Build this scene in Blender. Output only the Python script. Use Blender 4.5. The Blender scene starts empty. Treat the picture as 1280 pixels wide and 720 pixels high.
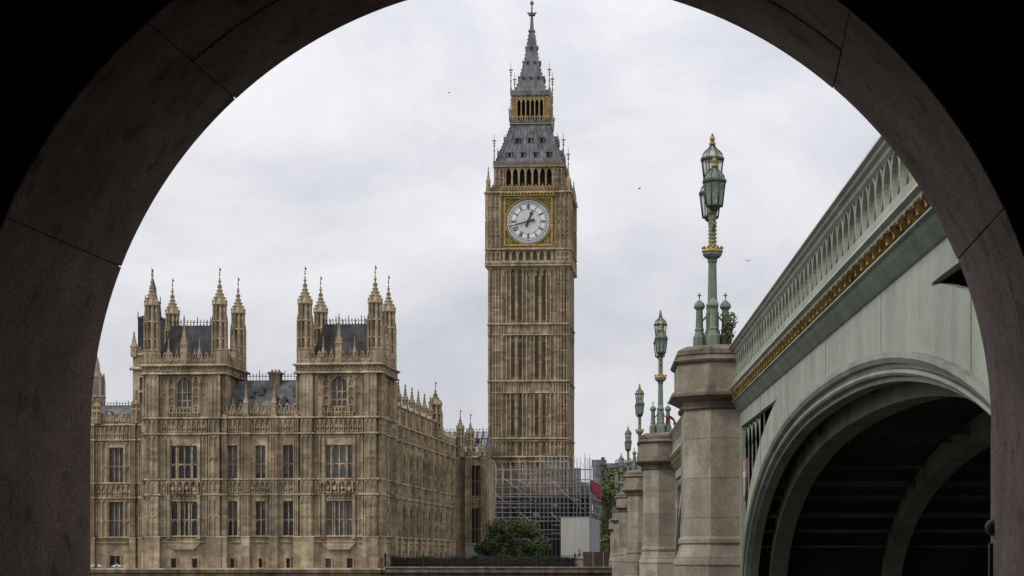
import bpy, bmesh, math, random
from mathutils import Vector, Matrix
R = math.radians
PI = math.pi
rng = random.Random(11)
SC = bpy.context.scene
COL = SC.collection

# ------------------------------------------------------------------ camera
EYE = 1.65
FPX, VX, VY = 2440.0, 738.0, 700.0        # measured focal length and principal point, in photo pixels
cd = bpy.data.cameras.new('camera'); cam = bpy.data.objects.new('camera', cd); COL.objects.link(cam)
cam.location = (0, 0, EYE); cam.rotation_euler = (R(90), 0, 0)
cd.sensor_width = 36; cd.lens = FPX / 1280 * 36
cd.shift_x = (640 - VX) / 1280; cd.shift_y = (VY - 360) / 1280
cd.clip_start = 0.05; cd.clip_end = 6000
SC.camera = cam

# ------------------------------------------------------------------ sky, sun, exposure
SUN_EL, SUN_AZ = 48, 238                  # from the left, a little behind the viewer
world = bpy.data.worlds.new('World'); SC.world = world; world.use_nodes = True
nt = world.node_tree; nt.nodes.clear()
def wn(t, **k):
    n = nt.nodes.new(t)
    for a, b in k.items(): setattr(n, a, b)
    return n
wo = wn('ShaderNodeOutputWorld'); bg = wn('ShaderNodeBackground'); bg.inputs['Strength'].default_value = 0.1
sky = wn('ShaderNodeTexSky'); sky.sky_type = 'NISHITA'; sky.sun_disc = False
sky.sun_elevation = R(SUN_EL); sky.sun_rotation = R(SUN_AZ)
tc = wn('ShaderNodeTexCoord')
mp = wn('ShaderNodeMapping'); mp.inputs['Scale'].default_value = (1.0, 1.0, 1.7)
mp.inputs['Location'].default_value = (0.35, 0.1, 0.27)
nz = wn('ShaderNodeTexNoise'); nz.inputs['Scale'].default_value = 5.2; nz.inputs['Detail'].default_value = 8; nz.inputs['Roughness'].default_value = 0.56
nz.inputs['Distortion'].default_value = 0.35
cr = wn('ShaderNodeValToRGB')
cr.color_ramp.elements[0].position = 0.30; cr.color_ramp.elements[0].color = (6.2, 6.3, 6.9, 1)
cr.color_ramp.elements[1].position = 0.72; cr.color_ramp.elements[1].color = (10.2, 10.2, 10.25, 1)
e = cr.color_ramp.elements.new(0.5); e.color = (8.2, 8.25, 8.65, 1)
sep = wn('ShaderNodeSeparateXYZ')
zr = wn('ShaderNodeMapRange'); zr.inputs['From Min'].default_value = 0.0; zr.inputs['From Max'].default_value = 0.30
zr.inputs['To Min'].default_value = 0.80; zr.inputs['To Max'].default_value = 1.12
mulz = wn('ShaderNodeVectorMath', operation='SCALE')
mix = wn('ShaderNodeMix', data_type='RGBA'); mix.inputs[0].default_value = 0.95
L = nt.links.new
L(tc.outputs['Generated'], mp.inputs['Vector']); L(mp.outputs[0], nz.inputs['Vector']); L(nz.outputs[0], cr.inputs[0])
L(tc.outputs['Generated'], sep.inputs[0]); L(sep.outputs[2], zr.inputs[0])
L(cr.outputs[0], mulz.inputs[0]); L(zr.outputs[0], mulz.inputs['Scale'])
L(sky.outputs[0], mix.inputs[6]); L(mulz.outputs[0], mix.inputs[7]); L(mix.outputs[2], bg.inputs['Color']); L(bg.outputs[0], wo.inputs[0])
sd = bpy.data.lights.new('sun', 'SUN'); sd.energy = 1.4; sd.angle = R(11); sd.color = (1, 0.96, 0.9)
sun = bpy.data.objects.new('sun', sd); COL.objects.link(sun)
az = R(SUN_AZ)                             # sun direction: azimuth from +Y, clockwise
sv = Vector((math.sin(az) * math.cos(R(SUN_EL)), math.cos(az) * math.cos(R(SUN_EL)), math.sin(R(SUN_EL))))
sun.rotation_euler = sv.to_track_quat('Z', 'Y').to_euler(); sun.location = (-40, -20, 80)
SC.view_settings.view_transform = 'Standard'; SC.view_settings.look = 'None'
SC.view_settings.exposure = 0.0; SC.view_settings.gamma = 1.0; SC.view_settings.use_curve_mapping = False

# ------------------------------------------------------------------ materials
MATS = {}
def mat(name, c1, c2=None, rough=0.8, metal=0.0, nscale=0.6, streak=0.0, block=None, fine=0.0, bump=0.0, bscale=20.0, spots=None, spec=0.35, tint=None, joint=None):
    """two-tone noise surface with optional vertical weather streaks, ashlar blocks, fine grain"""
    m = bpy.data.materials.new(name); m.use_nodes = True; t = m.node_tree; N = t.nodes; lk = t.links.new
    b = N['Principled BSDF']; b.inputs['Roughness'].default_value = rough; b.inputs['Metallic'].default_value = metal
    b.inputs['Specular IOR Level'].default_value = spec
    c2 = c2 or tuple(x * 0.75 for x in c1)
    co = N.new('ShaderNodeTexCoord')
    n1 = N.new('ShaderNodeTexNoise'); n1.inputs['Scale'].default_value = nscale; n1.inputs['Detail'].default_value = 6; n1.inputs['Roughness'].default_value = 0.62
    lk(co.outputs['Object'], n1.inputs['Vector'])
    r1 = N.new('ShaderNodeMapRange'); r1.inputs['From Min'].default_value = 0.32; r1.inputs['From Max'].default_value = 0.68
    lk(n1.outputs[0], r1.inputs[0])
    mx = N.new('ShaderNodeMix'); mx.data_type = 'RGBA'
    mx.inputs[6].default_value = (*c2, 1); mx.inputs[7].default_value = (*c1, 1); lk(r1.outputs[0], mx.inputs[0])
    cur = mx.outputs[2]
    def times(fac_out, lo, hi, fmin=0.0, fmax=1.0):
        nonlocal cur
        q = N.new('ShaderNodeMapRange'); q.inputs['From Min'].default_value = fmin; q.inputs['From Max'].default_value = fmax
        q.inputs['To Min'].default_value = lo; q.inputs['To Max'].default_value = hi; lk(fac_out, q.inputs[0])
        s = N.new('ShaderNodeVectorMath'); s.operation = 'SCALE'; lk(cur, s.inputs[0]); lk(q.outputs[0], s.inputs['Scale'])
        cur = s.outputs[0]
    if streak:
        mp_ = N.new('ShaderNodeMapping'); mp_.inputs['Scale'].default_value = (1.3, 1.3, 0.10); lk(co.outputs['Object'], mp_.inputs[0])
        n2 = N.new('ShaderNodeTexNoise'); n2.inputs['Scale'].default_value = 1.0; n2.inputs['Detail'].default_value = 5; lk(mp_.outputs[0], n2.inputs['Vector'])
        times(n2.outputs[0], 1 - streak, 1 + streak * 0.3, 0.35, 0.62)
    if block:
        dv = N.new('ShaderNodeVectorMath'); dv.operation = 'DIVIDE'; dv.inputs[1].default_value = block; lk(co.outputs['Object'], dv.inputs[0])
        fl = N.new('ShaderNodeVectorMath'); fl.operation = 'FLOOR'; lk(dv.outputs[0], fl.inputs[0])
        wnz = N.new('ShaderNodeTexWhiteNoise'); wnz.noise_dimensions = '3D'; lk(fl.outputs[0], wnz.inputs[0])
        times(wnz.outputs[0], 0.76, 1.18)
    if fine:
        n3 = N.new('ShaderNodeTexNoise'); n3.inputs['Scale'].default_value = bscale; n3.inputs['Detail'].default_value = 4; n3.inputs['Roughness'].default_value = 0.7
        lk(co.outputs['Object'], n3.inputs['Vector']); times(n3.outputs[0], 1 - fine, 1 + fine * 0.7, 0.3, 0.7)
    if spots:
        n4 = N.new('ShaderNodeTexNoise'); n4.inputs['Scale'].default_value = spots[0]; n4.inputs['Detail'].default_value = 3
        lk(co.outputs['Object'], n4.inputs['Vector']); times(n4.outputs[0], 1.0, spots[1], 0.60, 0.66)
    if joint:
        sx = N.new('ShaderNodeSeparateXYZ'); lk(co.outputs['Object'], sx.inputs[0])
        md = N.new('ShaderNodeMath'); md.operation = 'MODULO'; md.inputs[1].default_value = joint[0]; ad = N.new('ShaderNodeMath'); ad.inputs[1].default_value = 50 * joint[0]
        lk(sx.outputs[2], ad.inputs[0]); lk(ad.outputs[0], md.inputs[0])
        lt = N.new('ShaderNodeMath'); lt.operation = 'LESS_THAN'; lt.inputs[1].default_value = joint[1]; lk(md.outputs[0], lt.inputs[0]); times(lt.outputs[0], 1.0, joint[2])
    if tint:
        n6 = N.new('ShaderNodeTexNoise'); n6.inputs['Scale'].default_value = tint[1]; n6.inputs['Detail'].default_value = 6; n6.inputs['Roughness'].default_value = 0.7
        lk(co.outputs['Object'], n6.inputs['Vector'])
        r6 = N.new('ShaderNodeMapRange'); r6.inputs['From Min'].default_value = 0.48; r6.inputs['From Max'].default_value = 0.64; r6.inputs['To Max'].default_value = tint[2]; lk(n6.outputs[0], r6.inputs[0])
        m6 = N.new('ShaderNodeMix'); m6.data_type = 'RGBA'; m6.inputs[7].default_value = (*tint[0], 1); lk(cur, m6.inputs[6]); lk(r6.outputs[0], m6.inputs[0]); cur = m6.outputs[2]
    lk(cur, b.inputs['Base Color'])
    if bump:
        n5 = N.new('ShaderNodeTexNoise'); n5.inputs['Scale'].default_value = bscale; n5.inputs['Detail'].default_value = 5
        lk(co.outputs['Object'], n5.inputs['Vector'])
        bp = N.new('ShaderNodeBump'); bp.inputs['Strength'].default_value = bump; bp.inputs['Distance'].default_value = 0.05
        lk(n5.outputs[0], bp.inputs['Height']); lk(bp.outputs[0], b.inputs['Normal'])
    MATS[name] = m
    return m
STONE = mat('limestone', (0.57, 0.452, 0.298), (0.30, 0.228, 0.147), 0.9, nscale=0.35, streak=0.36, block=(0.95, 0.95, 0.42), fine=0.22, bump=0.5, bscale=3.5, tint=((0.13, 0.108, 0.082), 0.8, 0.42))
STONED = mat('dark_limestone', (0.42, 0.33, 0.215), (0.20, 0.155, 0.102), 0.9, nscale=0.5, streak=0.4, block=(0.95, 0.95, 0.42), fine=0.3, bump=0.6, bscale=3.5)  # darker limestone with stronger streaks
TSTONE = mat('tower_limestone', (0.52, 0.41, 0.268), (0.29, 0.223, 0.142), 0.9, nscale=0.25, streak=0.38, block=(1.1, 1.1, 0.5), fine=0.22, bump=0.5, bscale=2.5, tint=((0.13, 0.105, 0.078), 0.8, 0.42))
PALE = mat('pale_limestone', (0.40, 0.35, 0.27), (0.27, 0.23, 0.18), 0.9, nscale=0.4, streak=0.3, fine=0.15, bscale=4)
GRANITE = mat('pier_granite', (0.395, 0.35, 0.268), (0.255, 0.222, 0.165), 0.85, nscale=0.9, streak=0.28, block=(3.0, 3.0, 0.95), fine=0.22, bump=0.25, bscale=14, spots=(0.9, 0.66), tint=((0.13, 0.105, 0.085), 1.1, 0.5), joint=(0.95, 0.022, 0.6))
GRANITEW = mat('weathered_granite', (0.25, 0.203, 0.148), (0.11, 0.088, 0.066), 0.9, nscale=1.4, streak=0.3, fine=0.3, bump=0.4, bscale=14, spots=(2.2, 0.6))
ARCHST = mat('archway_granite', (0.37, 0.285, 0.238), (0.19, 0.143, 0.12), 0.9, nscale=2.8, streak=0.12, fine=0.5, bump=0.25, bscale=70, spots=(7, 0.6))
NEARBLK = mat('near_black_masonry', (0.035, 0.03, 0.028), (0.018, 0.016, 0.015), 0.95, nscale=1.5, fine=0.3)  # near-black so the shaded tunnel reads dark; also the joint mortar
PAVE = mat('paving', (0.12, 0.115, 0.11), (0.07, 0.066, 0.062), 0.85, nscale=1.0, fine=0.25, bump=0.2)
GREEN = mat('bridge_green', (0.365, 0.392, 0.312), (0.285, 0.308, 0.245), 0.5, nscale=0.5, streak=0.19, fine=0.10, bscale=6, bump=0.05, tint=((0.16, 0.15, 0.11), 0.9, 0.35))
GREEND = mat('under_bridge_green', (0.19, 0.185, 0.145), (0.10, 0.098, 0.078), 0.8, nscale=0.8, streak=0.2, fine=0.2)  # bridge green with under-arch shade put into it; also colours plate joints
BEAMD = mat('shaded_beam', (0.105, 0.10, 0.082), (0.045, 0.043, 0.036), 0.85, nscale=0.8, fine=0.3)  # darker again than the ribs, under-arch shade put into the colour
SHADE = mat('under_bridge_shade', (0.022, 0.021, 0.019), (0.012, 0.011, 0.010), 0.9, nscale=0.7, fine=0.3)  # near-black stands for shade under the bridge, in panels and behind brackets
LGREEN = mat('lamp_and_cove_shade_green', (0.215, 0.255, 0.195), (0.135, 0.165, 0.125), 0.5, nscale=3.0, streak=0.3, fine=0.15, bscale=30)
LDARK = mat('lantern_iron', (0.075, 0.085, 0.07), (0.04, 0.045, 0.04), 0.5, nscale=3.0)
GOLD = mat('gilding', (0.52, 0.37, 0.11), (0.26, 0.18, 0.06), 0.48, metal=0.25, nscale=2.0, fine=0.3, bscale=9)
GOLDB = mat('bridge_gilding', (0.48, 0.30, 0.075), (0.15, 0.095, 0.035), 0.42, metal=0.45, nscale=5.0, fine=0.45, bscale=16)
SLATE = mat('slate', (0.088, 0.087, 0.094), (0.044, 0.044, 0.048), 0.75, nscale=0.8, streak=0.35, block=(0.9, 0.9, 0.7), fine=0.2, bscale=4)
IROOF = mat('cast_iron_roof', (0.205, 0.204, 0.218), (0.125, 0.124, 0.134), 0.6, nscale=0.6, streak=0.4, block=(0.55, 0.55, 0.9), fine=0.2, bscale=4)
SLATEL = mat('grey_slate', (0.165, 0.163, 0.168), (0.085, 0.084, 0.088), 0.7, nscale=0.8, streak=0.3, block=(0.8, 0.8, 0.6), fine=0.2, bscale=4)
GOLDL = mat('pale_gilding', (0.50, 0.37, 0.17), (0.28, 0.205, 0.09), 0.5, metal=0.15, nscale=2.0, fine=0.25, bscale=9)
GREENR = mat('ring_green', (0.255, 0.28, 0.22), (0.185, 0.20, 0.16), 0.5, nscale=0.7, streak=0.28, fine=0.12, bscale=6)
PROOF = mat('pale_roof', (0.34, 0.35, 0.36), (0.26, 0.27, 0.28), 0.5, nscale=0.6, streak=0.2)
IRON = mat('black_iron', (0.025, 0.025, 0.027), (0.015, 0.015, 0.017), 0.55, nscale=2.0)
GLASS = mat('dark_glass', (0.030, 0.030, 0.034), (0.014, 0.014, 0.017), 0.2, nscale=0.9, spec=0.38)
BLIND = mat('glass_with_blind', (0.15, 0.145, 0.135), (0.07, 0.068, 0.068), 0.25, nscale=0.7, spec=0.4)
VOID = mat('interior_shade', (0.022, 0.017, 0.013), (0.012, 0.009, 0.008), 0.95, nscale=1.0)  # near-black paint for the unlit inside of openings
WHITE = mat('dial_opal', (0.78, 0.78, 0.77), (0.70, 0.70, 0.70), 0.35, nscale=1.2)
DIALK = mat('dial_iron', (0.035, 0.04, 0.055), (0.03, 0.033, 0.045), 0.5, nscale=2.0)
STEEL = mat('galvanised_steel', (0.34, 0.345, 0.37), (0.22, 0.225, 0.24), 0.5, metal=0.3, nscale=1.2, fine=0.2)
BOARD = mat('scaffold_board', (0.33, 0.29, 0.24), (0.20, 0.17, 0.14), 0.9, nscale=1.5)
DSHEET = mat('dark_sheet', (0.060, 0.052, 0.044), (0.022, 0.020, 0.018), 0.95, nscale=0.4, fine=0.35, bscale=2)
HOARD = mat('hoarding_paint', (0.45, 0.44, 0.41), (0.40, 0.39, 0.365), 0.7, nscale=0.4, streak=0.08)
HOARDG = mat('grey_sheeting', (0.26, 0.265, 0.275), (0.18, 0.185, 0.19), 0.8, nscale=0.5, streak=0.3)
RED = mat('red_sheeting', (0.25, 0.010, 0.020), (0.16, 0.007, 0.013), 0.7, nscale=0.7, streak=0.25)
BARK = mat('bark', (0.09, 0.07, 0.05), (0.05, 0.04, 0.03), 0.95, nscale=3, fine=0.3)
LEAF = mat('leaves', (0.080, 0.108, 0.026), (0.030, 0.050, 0.013), 0.65, nscale=0.9, fine=0.4, bscale=3)
LEAF2 = mat('plane_leaves', (0.14, 0.175, 0.058), (0.068, 0.095, 0.032), 0.65, nscale=0.7, fine=0.35, bscale=2)
HEDGE = mat('hedge_leaves', (0.022, 0.032, 0.013), (0.011, 0.017, 0.008), 0.8, nscale=1.2, fine=0.4)
WATER = mat('river', (0.055, 0.055, 0.042), (0.04, 0.042, 0.034), 0.12, nscale=0.2, bump=0.5, bscale=0.6)
GRAVEL = mat('west_bank_ground', (0.16, 0.15, 0.13), (0.10, 0.095, 0.085), 0.9, nscale=0.3, fine=0.25)
ASPH = mat('asphalt', (0.055, 0.055, 0.056), (0.042, 0.042, 0.043), 0.9, nscale=0.8, fine=0.2)
BROWN = mat('brown_timber', (0.085, 0.058, 0.042), (0.055, 0.038, 0.03), 0.8, nscale=1.0, streak=0.3)
DISTB = mat('distant_masonry', (0.10, 0.088, 0.078), (0.065, 0.058, 0.053), 0.9, nscale=0.1, streak=0.2)
DISTP = mat('distant_haze_pale', (0.30, 0.30, 0.32), (0.22, 0.22, 0.24), 0.9, nscale=0.1)  # haze of distance put into the pale colour
SHIELD = mat('shield_red', (0.34, 0.17, 0.145), (0.25, 0.12, 0.10), 0.5, nscale=2)
SHIELDW = mat('shield_white', (0.62, 0.60, 0.55), (0.5, 0.48, 0.45), 0.5, nscale=2)
FEATHER = mat('white_feathers', (0.75, 0.75, 0.74), (0.6, 0.6, 0.6), 0.8, nscale=6)
DFEATHER = mat('grey_feathers', (0.10, 0.10, 0.11), (0.06, 0.06, 0.06), 0.8, nscale=6)
SKIN = mat('skin', (0.50, 0.33, 0.25), (0.45, 0.30, 0.22), 0.6, nscale=6)
CLOTHA = mat('pale_shirt', (0.55, 0.54, 0.52), (0.45, 0.45, 0.44), 0.9, nscale=4)
CLOTHB = mat('dark_coat', (0.035, 0.037, 0.05), (0.025, 0.026, 0.034), 0.9, nscale=4)
HAIR = mat('brown_hair', (0.04, 0.027, 0.018), None, 0.7, nscale=8)
def glassy(name, col, tr):
    m = bpy.data.materials.new(name); m.use_nodes = True; b = m.node_tree.nodes['Principled BSDF']
    b.inputs['Base Color'].default_value = (*col, 1); b.inputs['Roughness'].default_value = 0.25
    b.inputs['Transmission Weight'].default_value = tr; b.inputs['IOR'].default_value = 1.1
    return m
LGLASS = glassy('lantern_glass', (0.66, 0.72, 0.66), 0.78)

# ------------------------------------------------------------------ mesh builder
class Fr:
    """a facade frame: u runs along the wall, v points out of it"""
    def __init__(s, o, u, n): s.o = Vector((o[0], o[1], 0)); s.u = Vector((u[0], u[1], 0)); s.n = Vector((n[0], n[1], 0))
    def p(s, u, v, z): q = s.o + s.u * u + s.n * v; return (q.x, q.y, z)
class MB:
    def __init__(s): s.v = []; s.f = []; s.sm = []
    def add(s, vs, fs, smooth=False):
        b = len(s.v); s.v += [tuple(q) for q in vs]
        for f in fs: s.f.append(tuple(b + i for i in f)); s.sm.append(smooth)
        return s
    def hexa(s, a, b):            # two quads, corresponding corners
        return s.add(list(a) + list(b), [(3, 2, 1, 0), (4, 5, 6, 7), (0, 1, 5, 4), (1, 2, 6, 5), (2, 3, 7, 6), (3, 0, 4, 7)])
    def box(s, x0, x1, y0, y1, z0, z1):
        return s.hexa([(x0, y0, z0), (x1, y0, z0), (x1, y1, z0), (x0, y1, z0)], [(x0, y0, z1), (x1, y0, z1), (x1, y1, z1), (x0, y1, z1)])
    def fbox(s, fr, u0, u1, v0, v1, z0, z1):
        p = fr.p
        return s.hexa([p(u0, v0, z0), p(u1, v0, z0), p(u1, v1, z0), p(u0, v1, z0)], [p(u0, v0, z1), p(u1, v0, z1), p(u1, v1, z1), p(u0, v1, z1)])
    def fprism(s, fr, poly, v0, v1):     # poly in (u, z)
        n = len(poly); vs = [fr.p(u, v0, z) for u, z in poly] + [fr.p(u, v1, z) for u, z in poly]
        return s.add(vs, [tuple(range(n)), tuple(range(2 * n - 1, n - 1, -1))] + [(i, (i + 1) % n, n + (i + 1) % n, n + i) for i in range(n)])
    def string(s, fr, u0, u1, z, h, d, v=0.0):   # weathered string course: sloping top, undercut
        p = fr.p; pr = [(v - 0.05, z + h), (v + d * 0.45, z + h), (v + d, z + h * 0.55), (v + d, z + h * 0.25), (v + d * 0.4, z), (v - 0.05, z)]
        n = len(pr); vs = [p(u0, a, b) for a, b in pr] + [p(u1, a, b) for a, b in pr]
        return s.add(vs, [tuple(range(n)), tuple(range(2 * n - 1, n - 1, -1))] + [(i, (i + 1) % n, n + (i + 1) % n, n + i) for i in range(n)])
    def lathe(s, cx, cy, prof, n=8, rot=PI / 8, smooth=False, sq=None):
        vs = []; fs = []
        for r, z in prof:
            for k in range(n):
                a = rot + 2 * PI * k / n; vs.append((cx + r * math.cos(a), cy + r * math.sin(a), z))
        m = len(prof)
        for i in range(m - 1):
            for k in range(n):
                k2 = (k + 1) % n; fs.append((i * n + k, i * n + k2, (i + 1) * n + k2, (i + 1) * n + k))
        fs.append(tuple(range(n - 1, -1, -1))); fs.append(tuple((m - 1) * n + k for k in range(n)))
        return s.add(vs, fs, smooth)
    def square(s, cx, cy, prof):         # square section stack; r = half width
        return s.lathe(cx, cy, [(r * math.sqrt(2), z) for r, z in prof], 4, PI / 4)
    def tube(s, pts, r, n=6, smooth=True):
        pts = [Vector(p) for p in pts]; rs = r if isinstance(r, (list, tuple)) else [r] * len(pts)
        vs = []; fs = []
        for i, p in enumerate(pts):
            t = (pts[min(i + 1, len(pts) - 1)] - pts[max(i - 1, 0)]).normalized()
            a = t.orthogonal().normalized() if abs(t.z) < 0.9 else t.cross(Vector((0, 1, 0))).normalized()
            b = t.cross(a).normalized()
            for k in range(n):
                g = 2 * PI * k / n; vs.append(p + (a * math.cos(g) + b * math.sin(g)) * rs[i])
        for i in range(len(pts) - 1):
            for k in range(n):
                k2 = (k + 1) % n; fs.append((i * n + k, i * n + k2, (i + 1) * n + k2, (i + 1) * n + k))
        fs.append(tuple(range(n - 1, -1, -1))); fs.append(tuple((len(pts) - 1) * n + k for k in range(n)))
        return s.add(vs, fs, smooth)
    def ball(s, c, r, n=8, m=6, sc=(1, 1, 1)):
        vs = []; fs = []
        for i in range(m + 1):
            t = PI * i / m
            for k in range(n):
                a = 2 * PI * k / n
                vs.append((c[0] + r * sc[0] * math.sin(t) * math.cos(a), c[1] + r * sc[1] * math.sin(t) * math.sin(a), c[2] + r * sc[2] * math.cos(t)))
        for i in range(m):
            for k in range(n):
                k2 = (k + 1) % n; fs.append((i * n + k, (i + 1) * n + k, (i + 1) * n + k2, i * n + k2))
        return s.add(vs, fs, True)
    def loft(s, secs, closed=True, caps=True):   # list of equal-length sections
        n = len(secs[0]); vs = [q for sec in secs for q in sec]; fs = []
        for i in range(len(secs) - 1):
            for k in range(n if closed else n - 1):
                k2 = (k + 1) % n; fs.append((i * n + k, i * n + k2, (i + 1) * n + k2, (i + 1) * n + k))
        if caps and closed:
            fs.append(tuple(range(n - 1, -1, -1))); fs.append(tuple((len(secs) - 1) * n + k for k in range(n)))
        return s.add(vs, fs)
    def build(s, name, m, parent=None, fix=True):
        me = bpy.data.meshes.new(name); me.from_pydata(s.v, [], s.f)
        me.polygons.foreach_set('use_smooth', s.sm)
        if fix:
            bm = bmesh.new(); bm.from_mesh(me); bmesh.ops.recalc_face_normals(bm, faces=bm.faces); bm.to_mesh(me); bm.free()
        me.materials.append(m); me.update()
        o = bpy.data.objects.new(name, me); COL.objects.link(o)
        if parent: o.parent = parent
        return o
def tag(o, label=None, cat=None, group=None, kind=None):
    if label: o['label'] = label
    if cat: o['category'] = cat
    if group: o['group'] = group
    if kind: o['kind'] = kind
    return o
def thing(name, label, cat, loc=(0, 0, 0), rz=0.0, group=None):
    o = bpy.data.objects.new(name, None); COL.objects.link(o); o.location = loc; o.rotation_euler = (0, 0, rz)
    o.empty_display_size = 0.3
    return tag(o, label, cat, group)
def copy_tree(o, parent=None, loc=None):
    kids = [c for c in COL.objects if c.parent == o]
    c = o.copy(); COL.objects.link(c); c.parent = parent
    if loc is not None: c.location = loc
    for k in kids: copy_tree(k, c)
    return c
def dup(o, loc, parent=None):               # copy of a part that has at most one level of sub-parts
    return copy_tree(o, parent or o.parent, loc)

# photo measurement -> world: a ray at pixel px, py met at distance d
def wx(px, d): return (px - VX) * d / FPX
def wz(py, d): return EYE + (VY - py) * d / FPX

# ------------------------------------------------------------------ ground, river
WEST = 0.3                                   # level of the far bank
WATERZ = -4.0
tag(MB().add([(-3000, 3, WATERZ), (3000, 3, WATERZ), (3000, 400, WATERZ), (-3000, 400, WATERZ)], [(0, 1, 2, 3)]).build('river', WATER, None, False), kind='structure')
TH = R(-5.0); ct, st = math.cos(TH), math.sin(TH)
P0 = (wx(473, 215), 215.0)                   # north front corner of the palace
wb = MB(); n_ = 24
for i in range(n_):                          # far bank sheet, river edge parallel to the palace front
    xa = -900 + 1500 * i / n_; xb = -900 + 1500 * (i + 1) / n_
    f = lambda x: P0[1] - 2.0 + (x - P0[0]) * math.tan(TH)
    wb.add([(xa, f(xa), WEST), (xb, f(xb), WEST), (xb, 5000, WEST), (xa, 5000, WEST)], [(0, 1, 2, 3)])
tag(wb.build('far_bank_ground', GRAVEL, None, False), kind='structure')
wb = MB().box(-40, 40, -12, 8.6, -0.5, 0); tag(wb.build('walkway', PAVE), kind='structure')

# ------------------------------------------------------------------ archway the camera stands in
arc = thing('archway', 'dark granite archway of big curved blocks framing the whole view', 'archway', (0, 7, 0))
D1, D2 = 7.8, 6.4
C1 = (wx(676, D1), wz(537, D1)); R1 = 562 * D1 / FPX
C2 = (wx(633, D2), wz(545, D2)); R2 = 684 * D2 / FPX
def ring_pt(a, t, off):                      # a = angle from the left springing, t: 0 near edge .. 1 far edge
    cx = C2[0] + (C1[0] - C2[0]) * t; cz = C2[1] + (C1[1] - C2[1]) * t; r = R2 + (R1 - R2) * t + off; a = a + (1 - t) * R(2.6) * math.cos(a) * min(1.0, 3 * math.sin(a))
    return (cx - r * math.cos(a), D2 + (D1 - D2) * t - 7, cz + r * math.sin(a))
def voussoir(a0, a1, t0, t1, name='voussoir'):
    g = 0.0011; dr = rng.uniform(-0.005, 0.004); n = 14; secs = []; c = 0.006
    ta, tb = t0 + (0.002 if t0 > 0 else 0), t1 - (0.002 if t1 < 1 else 0)
    for i in range(n + 1):
        a = a0 + g + (a1 - a0 - 2 * g) * i / n
        k = 0.0
        secs.append([ring_pt(a, ta, dr + c), ring_pt(a, ta + c / 1.4, dr + k), ring_pt(a, tb - c / 1.4, dr + k), ring_pt(a, tb, dr + c), ring_pt(a, tb, 0.55), ring_pt(a, ta, 0.55)])
    mb = MB().loft(secs); o = mb.build(name, ARCHST, arc); return o
J = [0, 21.2, 47.3, 73.5, 105, 130.6, 157.8, 180]
for i in range(7):
    if i in (2, 4): voussoir(R(J[i]), R(J[i + 1]), 0, 0.46); voussoir(R(J[i]), R(J[i + 1]), 0.46, 1)
    elif i == 6: voussoir(R(J[i]), R(J[i + 1]), 0, 0.30); voussoir(R(J[i]), R(J[i + 1]), 0.30, 1)
    else: voussoir(R(J[i]), R(J[i + 1]), 0, 1)
for sgn in (-1, 1):
    for z0, z1 in ((0, 0.95), (0.95, None)):
        def jp(t, off, z): 
            cx = C2[0] + (C1[0] - C2[0]) * t; cz = C2[1] + (C1[1] - C2[1]) * t; r = R2 + (R1 - R2) * t + off
            return (cx + sgn * r, D2 + (D1 - D2) * t - 7, cz + 0.004 if z is None else z)
        c = 0.008
        sec = lambda z: [jp(0, c, z), jp(c / 1.4, 0, z), jp(1 - c / 1.4, 0, z), jp(1, c, z), jp(1, 0.55, z), jp(0, 0.55, z)]
        MB().loft([sec(z0 + 0.003), sec(None if z1 is None else z1 - 0.002)]).build('jamb_stone', ARCHST, arc)
# mortar behind the joints, wall round the ring, tunnel
mb = MB(); secs = []
for i in range(49):
    a = PI * i / 48; secs.append([ring_pt(a, 0.003, 0.012), ring_pt(a, 0.997, 0.012), ring_pt(a, 0.997, 0.3), ring_pt(a, 0.003, 0.3)])
mb.loft(secs).build('mortar', NEARBLK, arc)
mb = MB(); cx0, cz0, ro = C1[0], C1[1], R1 + 0.42
xs = [-9] + [cx0 - ro * math.cos(PI * i / 40) for i in range(41)] + [11]
def ztop(x):
    q = ro * ro - (x - cx0) ** 2
    return cz0 + math.sqrt(max(q, 0))
for i in range(len(xs) - 1):
    a, b = xs[i], xs[i + 1]
    za, zb = (0, 0) if (i == 0 or i == len(xs) - 2) else (ztop(a), ztop(b))
    mb.hexa([(a, -0.52, za), (b, -0.52, zb), (b, 0.74, zb), (a, 0.74, za)], [(a, -0.52, 7.4), (b, -0.52, 7.4), (b, 0.74, 7.4), (a, 0.74, 7.4)])
mb.build('wall', NEARBLK, arc)
MB().box(-3.4, -3.0, -15, -0.53, 0.0, 4.7).build('side_wall', NEARBLK, arc); MB().box(2.6, 3.0, -15, -0.53, 0.0, 4.7).build('side_wall', NEARBLK, arc)
MB().box(-3.4, 3.0, -15, -0.53, 4.71, 5.0).build('ceiling', NEARBLK, arc); MB().box(-3.4, 3.0, -15.3, -15.01, 0, 5).build('light_blocking_end', NEARBLK, arc)  # closed end added behind the camera to keep the tunnel dark
mb = MB(); hx = C1[0] + R1
mb.ball((hx - 0.005, 0.72, wz(660, D1)), 0.034, 10, 8); mb.box(hx - 0.004, hx + 0.01, 0.69, 0.79, 0.9, wz(683, D1) )
mb.tube([(hx + 0.02, 0.74, wz(683, D1) + 0.01), (hx - 0.012, 0.74, wz(683, D1) + 0.01), (hx - 0.012, 0.74, 1.3)], 0.009)
mb.tube([(hx + 0.02, 0.72, wz(660, D1)), (hx - 0.02, 0.72, wz(660, D1))], 0.022, 8)
mb.build('gate_hinge', mat('hinge_iron', (0.12, 0.115, 0.11), (0.07, 0.065, 0.06), 0.6, nscale=8), arc)

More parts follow.
